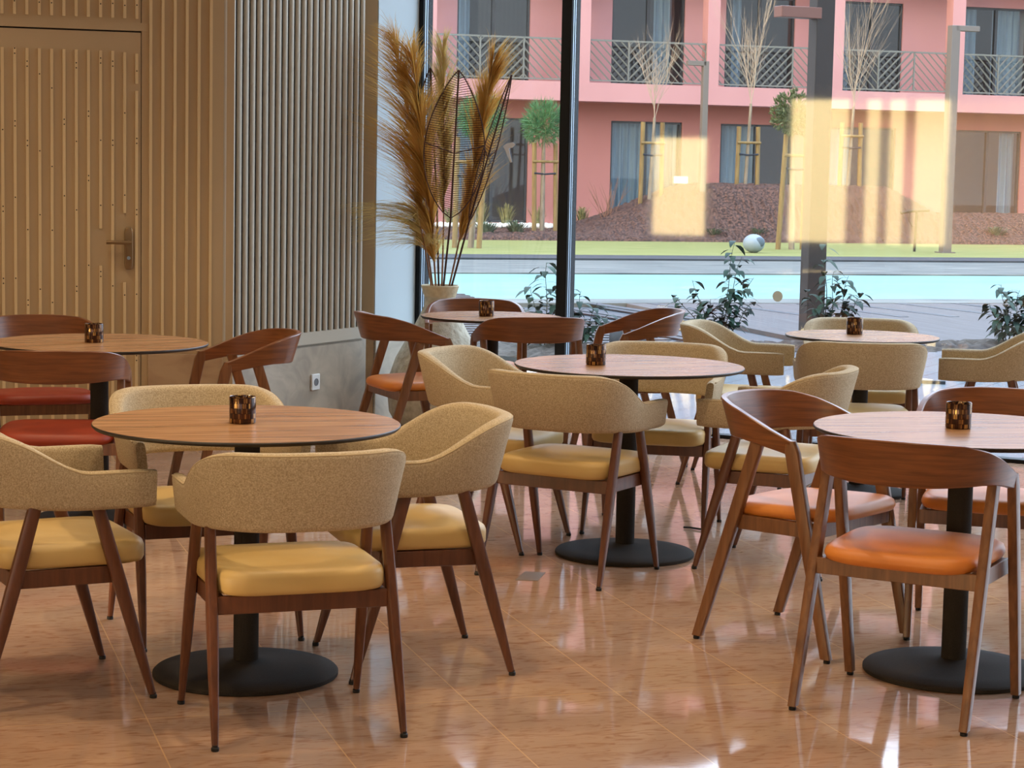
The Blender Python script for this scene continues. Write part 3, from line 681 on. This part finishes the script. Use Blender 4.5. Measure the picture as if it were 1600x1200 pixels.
m.loft([[(a, b, -0.12) for a, b in tp], [(a, b, -0.005) for a, b in tp]]); m.build('terrace', M_terr, rz=-A28, kind='structure', smooth=0)
def rough(name, mt, u0, u1, v0, v1, nu, nv, hf, seed, kind='structure'):
    rnd = random.Random(seed); q = MB(); vs = []; fs = []
    for j in range(nv+1):
        for i in range(nu+1):
            u = u0+(u1-u0)*i/nu; v = v0+(v1-v0)*j/nv; vs.append((u, v, hf(u, v, rnd)))
    for j in range(nv):
        for i in range(nu): k = j*(nu+1)+i; fs.append((k, k+1, k+nu+2, k+nu+1))
    q.add(vs, fs); return q.build(name, mt, rz=A17, kind=kind, smooth=0)
rough('soil_bed', M_soil, 2.6, 22, 15.92, 17.06, 260, 14, lambda u, v, r: -0.05 + 0.05*math.sin(PI*(v-15.92)/1.14) + 0.05*r.random(), 3)
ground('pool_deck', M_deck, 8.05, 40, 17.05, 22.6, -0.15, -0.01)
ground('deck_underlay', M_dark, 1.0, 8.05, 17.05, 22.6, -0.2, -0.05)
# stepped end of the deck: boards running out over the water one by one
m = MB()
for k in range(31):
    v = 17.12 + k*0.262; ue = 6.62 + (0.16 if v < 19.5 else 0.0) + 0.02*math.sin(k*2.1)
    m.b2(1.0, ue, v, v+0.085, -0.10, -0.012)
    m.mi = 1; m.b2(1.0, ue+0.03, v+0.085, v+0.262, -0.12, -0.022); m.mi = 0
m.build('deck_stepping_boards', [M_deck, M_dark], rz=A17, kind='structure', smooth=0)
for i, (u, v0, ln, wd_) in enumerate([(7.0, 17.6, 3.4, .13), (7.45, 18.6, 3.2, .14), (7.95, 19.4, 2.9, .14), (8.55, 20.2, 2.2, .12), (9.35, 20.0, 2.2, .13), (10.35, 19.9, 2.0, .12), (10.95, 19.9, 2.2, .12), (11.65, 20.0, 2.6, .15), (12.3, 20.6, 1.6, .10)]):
    q = MB(); q.b2(0, wd_, 0, ln, -0.01, 0.0); q.build('deck_slot', M_dark, loc=W(u, v0, -0.006), rz=A17+0.14, smooth=0, kind='structure')  # slots are dark strips on the deck, gap shade painted in
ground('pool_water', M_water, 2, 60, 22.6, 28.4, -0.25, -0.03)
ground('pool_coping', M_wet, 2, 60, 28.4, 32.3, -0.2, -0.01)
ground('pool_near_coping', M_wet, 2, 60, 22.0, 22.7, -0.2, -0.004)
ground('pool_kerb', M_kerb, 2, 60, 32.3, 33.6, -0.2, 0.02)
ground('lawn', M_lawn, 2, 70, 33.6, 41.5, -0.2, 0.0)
M_mulch = mat('bark_mulch', (44, 28, 26), 0.95, 0, (110, 78, 66), (22, 22, 22), 8, 1.0, lo=0.40, hi=0.66)
def mh(u, v, r):
    base = 0.02
    h1 = 1.08*sstep(14.0, 17.6, u)*(1-sstep(21.4, 23.2, u)) + 0.50*sstep(21.6, 23.4, u)
    b = sstep(40.6, 42.2, v)*(1-sstep(43.6, 46.5, v))
    return -0.06 if v < 40.42 else base + h1*b + 0.07*r.random() + 0.05*sstep(40.4, 41.4, v)
rough('mulch_mound', M_mulch, 6, 36, 40.4, 47.5, 420, 60, mh, 5)
q = MB()
rnd = random.Random(11)
for i in range(900):
    u = 9.5 + rnd.random()*5.4; v = 44.6 + rnd.random()*0.9; s_ = 0.03+0.05*rnd.random()
    q.sphere((u, v, 0.13+0.05*rnd.random()), s_, 6, 4, 1, 1, 0.7)
o = q.build('white_gravel', mat('white_gravel', (235, 232, 226), 0.8), rz=A17, smooth=0); tag(o, 'strip of white gravel in front of the pink building', 'gravel'); o['kind'] = 'stuff'

# ---------------------------------------------------------------- the pink hotel across the pool
M_pink = mat('pink_render', (222, 166, 168), 0.85, 0, (214, 158, 160), (0.6, 0.6, 0.6), 5, 0.0)
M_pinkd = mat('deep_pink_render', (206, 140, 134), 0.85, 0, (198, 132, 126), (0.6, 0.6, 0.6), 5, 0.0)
M_wframe = mat('dark_window_frame', (58, 62, 68), 0.4)
M_curt = mat('blue_grey_curtain', (158, 172, 182), 0.9, 0, (128, 142, 154), (16, 1, 0.4), 2, 0)
M_inside = mat('dim_room', (84, 80, 82), 0.9)
M_rail = mat('grey_green_railing', (128, 131, 127), 0.6)
V0 = 46.9; VU = 48.1; VL = 47.8
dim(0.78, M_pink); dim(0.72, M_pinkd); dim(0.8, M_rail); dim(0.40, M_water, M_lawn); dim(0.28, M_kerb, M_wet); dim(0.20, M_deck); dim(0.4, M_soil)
def sc(u, z, v): return u*v/V0, EYE + (z-EYE)*v/V0
hb = thing('hotel_building', 'pink rendered hotel with balconies across the pool', 'building', (0, 0, 0), A17)
F2, SB_, ST = 3.50, 3.04, 3.48          # slab underside / top
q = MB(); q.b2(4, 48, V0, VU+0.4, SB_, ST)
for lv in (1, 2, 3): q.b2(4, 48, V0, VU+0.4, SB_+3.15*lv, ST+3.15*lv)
q.build('balcony_slab', M_pink, hb, smooth=0)
pillars = [(11.9, 12.37), (15.55, 16.1), (19.05, 19.36), (22.28, 22.62), (25.55, 25.9), (28.9, 29.25), (32.2, 32.5), (8.5, 8.85), (35.5, 35.8)]
for a, b in pillars:
    q = MB(); q.b2(a, b, V0+0.01, V0+0.35, ST, 12.45); q.build('pillar', M_pink, hb, smooth=0)
def wall_open(name, mt, v, u0, u1, z0, z1, holes):
    q = MB(); hs = sorted(holes); pu = u0
    for a, b, c, d in hs:
        q.b2(pu, a, v, v+0.25, z0, z1)
        if c > z0: q.b2(a, b, v, v+0.25, z0, c)
        if d < z1: q.b2(a, b, v, v+0.25, d, z1)
        pu = b
    q.b2(pu, u1, v, v+0.25, z0, z1); q.build(name, mt, hb, smooth=0)
def window(v, a, b, z0, z1, cur):
    q = MB(); f = 0.05
    q.b2(a, a+f, v+0.05, v+0.16, z0, z1); q.b2(b-f, b, v+0.05, v+0.16, z0, z1); q.b2(a, b, v+0.05, v+0.16, z1-f, z1); q.b2(a, b, v+0.05, v+0.16, z0, z0+f)
    mm = (a+b)/2; q.b2(mm-0.035, mm+0.035, v+0.05, v+0.16, z0, z1)
    fr = q.build('window', M_wframe, hb, smooth=0)
    q = MB(); q.b2(a+f, b-f, v+0.09, v+0.10, z0+f, z1-f); q.build('pane', M_fglass if z0 < 5 else M_fglass2, fr, smooth=0)
    for (c0_, c1_) in cur:
        x0, x1 = a+(b-a)*c0_, a+(b-a)*c1_; n = max(8, int((x1-x0)/0.035)); q = MB(); w_ = []
        for i in range(n+1):
            x_ = x0+(x1-x0)*i/n; w_.append((x_, v+0.32+0.045*math.sin(x_*34)+0.02*math.sin(x_*13)))
        q.loft([[(x_, y_, z0+0.03) for x_, y_ in w_], [(x_, y_, z1-0.02) for x_, y_ in w_]], caps=False, closed=False); q.build('curtain', M_curt, fr)
low = [(12.88, 14.62, [(0.0, 0.35)]), (16.66, 18.46, [(0.02, 0.48), (0.55, 0.98)]), (19.45, 21.35, [(0.02, 0.6)]), (22.30, 24.1, [(0.0, 0.4)]), (25.75, 27.6, [(0.75, 1.0)]), (29.2, 31.0, [(0, .5)]), (9.4, 11.2, [(0.0, 0.5)])]
lowh = []
for a, b, cu in low:
    a, z1 = sc(a, 2.60, VL); b, _ = sc(b, 2.6, VL); lowh.append((a, b, 0.15, z1)); window(VL, a, b, 0.15, z1, cu)
wall_open('ground_floor_wall', M_pinkd, VL, 4, 48, 0, SB_, lowh)
upp = [(13.18, 14.98, [(0.0, 0.22)]), (17.05, 18.93, [(0.62, 0.88)]), (20.0, 21.85, [(0.15, 0.3)]), (23.14, 24.80, [(0.0, 0.2)]), (26.53, 28.4, [(0.1, 0.28), (0.5, 1.0)]), (29.9, 31.7, [(0, .3)]), (9.7, 11.5, [(0, .3)])]
for lv in range(3):
    dz = 3.15*lv; hs = []
    for a, b, cu in upp:
        hs.append((a, b, ST+dz, 5.74+dz)); window(VU, a, b, ST+dz, 5.74+dz, cu if lv < 2 else [])
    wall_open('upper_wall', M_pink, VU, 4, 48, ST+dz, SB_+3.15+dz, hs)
q = MB(); q.b2(4, 48, VU+2.2, VU+2.3, 0, 12.45); q.build('dim_room_backing', M_inside, hb, smooth=0)  # one dark backing sheet; the rooms' dimness is in its colour
q = MB(); q.b2(4, 48, V0, VU+2.4, 12.45, 12.9); q.build('roof', M_pink, hb, smooth=0)
def railing(u0, u1, dz, full):
    q = MB(); zt, zb = 4.49+dz, 3.52+dz; v = V0+0.06; t_ = 0.035
    q.b2(u0, u1, v, v+t_, zt-0.04, zt); q.b2(u0, u1, v, v+t_, zb, zb+0.03)
    n = 3; wd_ = (u1-u0)/n
    for k in range(n+1): q.b2(u0+k*wd_-t_/2, u0+k*wd_+t_/2, v, v+t_, zb, zt)
    if full:
        for k in range(n):
            a = u0+k*wd_; h = zt-zb; sgn = 1 if k % 2 == 0 else -1
            c = -h + 0.12
            while c < wd_:
                # line x = c + s, z = s (or mirrored)
                s0 = max(0, -c); s1 = min(h, wd_-c)
                if s1-s0 > 0.03:
                    xa, za, xb, zb_ = c+s0, s0, c+s1, s1
                    if sgn > 0: za, zb_ = h-za, h-zb_
                    A, B_ = Vector((a+xa, v+0.017, zb+za)), Vector((a+xb, v+0.017, zb+zb_))
                    q.tube([A, B_], 0.021, 4)
                c += 0.20
    q.build('balcony_railing', M_rail, hb, smooth=0)
pp_ = sorted(pillars)
for lv in range(3):
    for i in range(len(pp_)-1): railing(pp_[i][1]+0.01, pp_[i+1][0]-0.01, 3.15*lv, lv == 0 or lv > 1)
q = MB(); q.b2(18.62, 18.98, VL-0.05, VL, 1.15, 1.32); q.build('meter_box', M_white, hb, smooth=0)
q = MB(); q.sphere((16.3, VU-0.08, 5.35), 0.09, 12, 8); q.build('wall_lamp', M_white, hb)

# ---------------------------------------------------------------- lamp posts, pergola post, tap
M_steel = mat('grey_brown_steel', (112, 104, 100), 0.45)
def lamp_post(u, v, h, arm, label, w=0.17):
    t = thing('lamp_post', label, 'lamp post', W(u, v, 0), A17, 'square lamp posts in the garden')
    q = MB(); q.b2(-w/2, w/2, -w/2, w/2, 0, h); q.build('post', M_steel, t, smooth=0, bevel=0.008)
    q = MB(); q.b2(0, arm, -w/2, w/2, h-0.10, h); q.build('arm', M_steel, t, smooth=0, bevel=0.005)
    q = MB(); q.b2(-w*0.8, w*0.8, -w*0.8, w*0.8, 0, 0.02); q.build('foot_plate', M_steel, t, smooth=0)
lamp_post(17.02, 42.0, 3.80, -0.42, 'square steel lamp post rising behind the bark mound', 0.13)
lamp_post(19.64, 36.0, 4.31, 0.50, 'square steel lamp post standing on the lawn at the right', 0.18)
t = thing('pergola_post', 'thick dark post close to the glass with a beam off to the left', 'post', W(8.21, 17.5, 0), A17)
q = MB(); q.b2(-0.088, 0.088, -0.088, 0.088, -0.05, 4.2); q.build('post', mat('dark_brown_steel', (46, 38, 35), 0.6), t, smooth=0, bevel=0.006)
q = MB(); q.box((-0.26, -0.05, 2.92), (0.42, 0.14, 0.10), 0.12); q.build('beam', mat('brown_steel_beam', (120, 78, 66), 0.5), t, smooth=0, bevel=0.006)
t = thing('garden_tap', 'thin dark T-shaped post on the lawn beside the right lamp post', 'garden tap', W(19.25, 36.5, 0), A17)
q = MB(); q.tube([(0, 0, 0), (0.02, 0, 0.78)], 0.025, 8); q.build('post', M_glide, t)
q = MB(); q.tube([(-0.32, 0, 0.74), (-0.1, 0, 0.78), (0.28, 0, 0.80)], 0.03, 8); q.build('crossbar', M_glide, t)
q = MB(); q.tube([(-0.12, 0, 0.76), (-0.14, 0, 0.60), (-0.06, 0, 0.48), (0, 0, 0.5)], 0.010, 6); q.build('hose', M_glide, t)
t = thing('garden_orb', 'pale blue-white egg-shaped garden ornament at the lawn edge', 'ornament', W(15.40, 35.4, 0), A17)
q = MB(); q.sphere((0, 0, 0.17), 0.20, 28, 18, 1.0, 1.0, 0.86); q.build('orb_body', mat('pale_blue_ceramic', (136, 150, 164), 0.5), t)
q = MB(); q.sphere((0.05, -0.155, 0.20), 0.10, 20, 10, 1.0, 0.45, 0.95); q.build('orb_face', mat('blue_grey_face', (84, 100, 116), 0.6), t)
M_rock = mat('grey_boulder', (62, 70, 80), 0.85, 0, (80, 88, 98), (5, 5, 5), 4, 0.2)
for (u, v, r, sz, lb) in [(6.0, 16.30, 0.16, 1.1, 'dark grey rounded boulder in the soil behind the back chairs'), (6.17, 16.75, 0.13, 1.35, 'paler grey boulder just right of the dark boulder in the soil')]:
    q = MB(); q.sphere((0, 0, r*0.75), r, 20, 14, 1.1, 0.9, sz); tag(q.build('boulder', M_rock, loc=W(u, v, -0.03), rz=A17), lb, 'boulder')
for i, (u, v, dx, dy, a, lb) in enumerate([(7.30, 13.5, 0.20, 0.055, -0.5, 'grey stone strip lying on the terrace beyond the back right table'), (7.75, 13.7, 0.26, 0.16, 0.35, 'dark slate tile lying on the terrace near the right picture edge')]):
    q = MB(); q.box((0, 0, 0.012), (dx, dy, 0.024)); tag(q.build('loose_tile', M_kerb if i == 0 else M_dark, loc=W(u, v, -0.005), rz=A17+a, smooth=0, bevel=0.003), lb, 'tile')

# ---------------------------------------------------------------- trees and shrubs
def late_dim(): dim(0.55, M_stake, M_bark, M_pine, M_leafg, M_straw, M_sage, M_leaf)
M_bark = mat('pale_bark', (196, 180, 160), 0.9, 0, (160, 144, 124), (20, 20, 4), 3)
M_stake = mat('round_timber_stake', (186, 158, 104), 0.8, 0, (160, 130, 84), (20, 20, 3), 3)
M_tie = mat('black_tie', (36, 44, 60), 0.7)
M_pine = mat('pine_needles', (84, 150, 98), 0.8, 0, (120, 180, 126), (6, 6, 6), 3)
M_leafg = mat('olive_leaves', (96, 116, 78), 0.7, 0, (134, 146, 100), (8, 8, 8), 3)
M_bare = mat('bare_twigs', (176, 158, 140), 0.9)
def branch(m, p, d, L, r, lev, rnd, spread, up):
    n = 4; pts = [p]; q = p.copy(); dd = d.copy()
    for i in range(n):
        dd = (dd + Vector(((rnd.random()-.5)*.22, (rnd.random()-.5)*.22, up*0.10))).normalized(); q = q + dd*L/n; pts.append(q.copy())
    m.tube(pts, [r*(1-0.6*i/n) for i in range(n+1)], 5)
    if lev > 0:
        for k in range(5 if lev > 1 else 4):
            b = pts[1+rnd.randrange(n)]; a = rnd.random()*2*PI
            nd = (dd + Vector((math.cos(a), math.sin(a), 0))*spread*(0.5+rnd.random()*0.7)).normalized()
            branch(m, b, nd, L*(0.45+0.3*rnd.random()), r*0.5, lev-1, rnd, spread, up)
def stakes(t, pos, h, bar):
    for (x_, y_, tx, ty) in pos:
        q = MB(); q.tube([(x_, y_, -0.05), (tx, ty, h)], 0.05, 10); q.build('stake', M_stake, t)
    if bar:
        (a, b) = pos[0], pos[1]
        q = MB(); q.tube([(a[2]-0.05, a[3]-0.05, bar), (b[2]+0.05, b[3]-0.05, bar)], 0.030, 8); q.build('crossbar', M_stake, t)
        q = MB(); q.tube([(a[2], a[3]-0.055, bar-0.25), ((a[2]+b[2])/2, -0.03, bar-0.27), (b[2], b[3]-0.055, bar-0.25)], 0.02, 6); q.build('tie', M_tie, t)
def bare_tree(u, v, z0, fork, top, w, label, seed, zst, zbar):
    rnd = random.Random(seed); t = thing('bare_tree', label, 'tree', W(u, v, z0), A17)
    q = MB(); q.tube([(0, 0, -0.1), (0.05, 0, (fork-z0)*0.5), (0.09, 0, fork-z0)], [0.045, 0.038, 0.03], 8); q.build('trunk', M_bark, t)
    q = MB(); H = top-fork
    branch(q, Vector((0.09, 0, fork-z0)), Vector((0.05, 0, 1)), H*0.85, 0.011, 2, rnd, 0.4, 0.4)
    for k in range(7):
        a = 2*PI*k/7 + rnd.random(); d = Vector((math.cos(a)*w, math.sin(a)*w, 1.0)).normalized()
        branch(q, Vector((0.09, 0, fork-z0-0.05+0.08*k)), d, H*(0.50+0.3*rnd.random()), 0.0075, 2, rnd, 0.28, 0.5)
    q.build('branches', M_bare, t, smooth=0)
    stakes(t, [(-0.19, 0, -0.17, 0), (0.30, 0, 0.28, 0)], zst-z0, zbar-z0)
bare_tree(16.18, 43.0, 0.60, 2.60, 3.85, 0.36, 'small bare staked tree in front of the curtained window, left on the mound', 21, 2.50, 2.05)
bare_tree(18.27, 42.6, 1.00, 2.95, 4.75, 0.30, 'bare staked tree with dense upright twigs on top of the mound', 22, 2.45, 2.1)
bare_tree(20.74, 42.6, 1.00, 2.95, 5.05, 0.24, 'tall bare staked tree on the mound right of the thick post', 23, 2.6, 2.3)
def crown(m, c, rx, rz_, n, ln, wd_, rnd, tuft):
    for i in range(n):
        a = rnd.random()*2*PI; b = math.acos(2*rnd.random()-1); rr = rnd.random()**0.4
        d = Vector((math.sin(b)*math.cos(a), math.sin(b)*math.sin(a), math.cos(b)))
        p = Vector(c) + Vector((d.x*rx*rr, d.y*rx*rr, d.z*rz_*rr))
        for k in range(tuft):
            e_ = (d*0.6 + Vector((rnd.random()-.5, rnd.random()-.5, rnd.random()-.2))).normalized(); L = ln*(0.6+0.8*rnd.random())
            sd = e_.cross(Vector((rnd.random()-.5, rnd.random()-.5, rnd.random()-.5)))
            if sd.length < 1e-3: continue
            m.strip([p, p+e_*L*0.5, p+e_*L], [wd_*0.5, wd_, wd_*0.15], sd)
def crown_tree(name, u, v, trunk_h, c, rx, rz_, n, ln, wd_, tuft, mt, label, seed, st, zst, bar):
    rnd = random.Random(seed); t = thing(name, label, 'tree', W(u, v, 0), A17)
    q = MB(); q.tube([(0, 0, -0.05), (c[0]*0.5, 0, trunk_h*0.55), (c[0], 0, trunk_h)], [0.06, 0.05, 0.035], 9); q.build('trunk', M_bark, t)
    q = MB(); crown(q, c, rx, rz_, n, ln, wd_, rnd, tuft); q.build('foliage', mt, t, smooth=0)
    stakes(t, st, zst, bar)
crown_tree('pine_tree', 13.75, 43.0, 2.1, (0.0, 0, 2.40), 0.42, 0.44, 420, 0.17, 0.012, 7, M_pine, 'round green pine on stakes left of the black window post', 31, [(-0.17, 0, -0.21, 0), (0.31, 0, 0.27, 0)], 2.0, 1.6)
crown_tree('pine_tree', 10.35, 36.6, 2.1, (0.15, 0, 2.35), 0.40, 0.38, 380, 0.15, 0.010, 7, M_pine, 'green pine behind the dried plumes on the lawn', 32, [(-0.30, 0, -0.28, 0), (0.10, -0.2, 0.22, -0.1)], 2.0, 1.55)
crown_tree('olive_tree', 16.89, 37.0, 2.3, (-0.06, 0, 2.60), 0.40, 0.42, 480, 0.09, 0.030, 5, M_leafg, 'bushy olive tree with slanting stake left of the thick post', 33, [(-0.29, 0, -0.19, 0), (0.22, 0, 0.24, 0)], 2.2, 1.8)
def tuft_plant(name, cat, u, v, z, h, sp, n, w, mt, label, seed, group=None):
    rnd = random.Random(seed); q = MB()
    for i in range(n):
        a = rnd.random()*2*PI; r = rnd.random()
        b = Vector((math.cos(a)*0.35*sp*r, math.sin(a)*0.35*sp*r, 0)); L = h*(0.6+0.5*rnd.random()); o_ = Vector((math.cos(a), math.sin(a), 0))*sp*(0.2+0.8*r)
        q.strip([b, b+o_*0.3+Vector((0, 0, L*0.55)), b+o_*0.7+Vector((0, 0, L*0.9)), b+o_*1.1+Vector((0, 0, L*0.95))], [w, w*0.9, w*0.6, w*0.1], (-math.sin(a), math.cos(a), 0))
    o = q.build(name, mt, loc=W(u, v, z), rz=A17, smooth=0); return tag(o, label, cat, group)
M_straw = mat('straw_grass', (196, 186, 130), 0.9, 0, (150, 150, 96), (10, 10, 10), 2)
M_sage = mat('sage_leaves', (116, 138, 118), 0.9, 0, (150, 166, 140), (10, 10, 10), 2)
for i, (u, hh) in enumerate([(10.9, .5), (12.3, .45), (13.0, .55), (13.6, .55), (14.35, .5), (15.0, .55), (15.4, .5)]):
    tuft_plant('ornamental_grass', 'grass', u, 45.2, 0.1, hh, 0.24, 110, 0.02, M_straw, 'tuft of straw-coloured ornamental grass in the white gravel before the pink wall', 40+i, 'straw-coloured grass tufts by the gravel')
for i, (u, v, hh, lb) in enumerate([(12.1, 41.6, .32, 'low sage green shrub left of the pine in the mulch'), (12.8, 41.8, .34, 'wider sage shrub in the mulch below the dark window'), (16.9, 41.0, .26, 'small green plant at the foot of the mound'), (17.9, 41.0, .28, 'low green plant at the mound edge, left of the egg-shaped ornament'), (23.7, 41.2, .35, 'green plant at the right foot of the mulch bed')]):
    tuft_plant('low_shrub', 'shrub', u, v, 0.02, hh, 0.28, 170, 0.03, M_sage, lb, 60+i)
rnd = random.Random(77); q = MB()
for k in range(9):
    a = rnd.random()*2*PI; d = Vector((math.cos(a)*0.35, math.sin(a)*0.2, 1)).normalized(); branch(q, Vector((0.03*k-0.1, 0, 0)), d, 0.75, 0.012, 1, rnd, 0.35, 0.2)
tag(q.build('twig_bush', mat('brown_twigs', (140, 104, 86), 0.9), loc=W(15.35, 43.4, 0.1), rz=A17, smooth=0), 'leafless brown twig bush right of the black window post', 'bush')
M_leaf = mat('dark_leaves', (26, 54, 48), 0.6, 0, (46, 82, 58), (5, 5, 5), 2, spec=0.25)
M_twig = mat('green_brown_twig', (62, 66, 54), 0.7)
def leafy(u, v, stems, label, seed):
    rnd = random.Random(seed); t = thing('window_shrub', label, 'shrub', W(u, v, -0.01), A17, 'young laurel shrubs in the soil bed')
    s_ = MB(); l = MB()
    for (dx, dy, h, lx, dens) in stems:
        dens = int(dens*1.35); n = 9; pts = [Vector((dx*0.35 + (dx*0.65+lx)*(i/n)**1.3, dy + 0.03*math.sin(i), h*i/n)) for i in range(n+1)]
        s_.tube(pts, [0.006*(1-0.7*i/n) for i in range(n+1)], 6)
        for k in range(dens):
            f = 0.22 + 0.78*(k+rnd.random()*0.5)/dens; i = min(n-1, int(f*n)); p = pts[i].lerp(pts[i+1], f*n-i)
            a = rnd.random()*2*PI; el = 0.25+0.5*rnd.random(); d = Vector((math.cos(a)*math.cos(el), math.sin(a)*math.cos(el), math.sin(el)))
            L = 0.15*(0.7+0.6*rnd.random()); sd = d.cross(Vector((0, 0, 1))).normalized()
            pp2 = [p + d*L*t_ + Vector((0, 0, -0.75*L*t_*t_)) for t_ in (0, .15, .35, .6, .85, 1)]
            l.strip(pp2, [0.004, 0.030, 0.056, 0.054, 0.028, 0.002], sd)
    s_.build('stems', M_twig, t); l.build('leaves', M_leaf, t, smooth=60)
leafy(5.31, 16.45, [(0, 0, .72, .0, 22), (-.06, .05, .52, -.06, 16), (.08, 0, .55, .05, 18), (.05, -.05, .35, .1, 14), (-.08, -.03, .3, -.08, 12)], 'young dark-leaved shrub just left of the black window post', 81)
leafy(5.62, 16.55, [(0, 0, .48, .03, 14), (.08, 0, .38, .1, 14), (.02, .04, .3, -.05, 14), (.1, 0, .28, .18, 12)], 'low dark-leaved shrub just right of the black window post', 82)
leafy(6.83, 16.45, [(.1, 0, .92, .06, 18), (.14, .03, .78, .1, 16), (-.1, 0, .45, -.28, 16), (.2, 0, .6, .14, 20), (.12, 0, .5, .05, 24), (0, 0, .42, -.05, 24), (.22, 0, .4, .12, 18), (-.12, 0, .58, -.1, 14)], 'broadest dark-leaved shrub, with two tall thin shoots, left of the thick post', 83)
leafy(7.88, 16.45, [(-.05, 0, .92, -.02, 14), (.02, 0, .66, .02, 22), (.14, 0, .62, .04, 18), (.24, 0, .48, .08, 18), (-.1, 0, .5, -.1, 14), (.1, 0, .4, .1, 24), (0, 0, .34, -.08, 20)], 'dark-leaved shrub growing at the foot of the thick post', 84)
leafy(9.66, 16.45, [(-.08, 0, .55, -.03, 18), (.0, 0, .5, .08, 22), (.1, 0, .48, .12, 22), (-.1, 0, .38, -.12, 20), (.15, 0, .4, .2, 20), (0, 0, .3, 0, 20)], 'dark-leaved shrub at the right picture edge', 85)

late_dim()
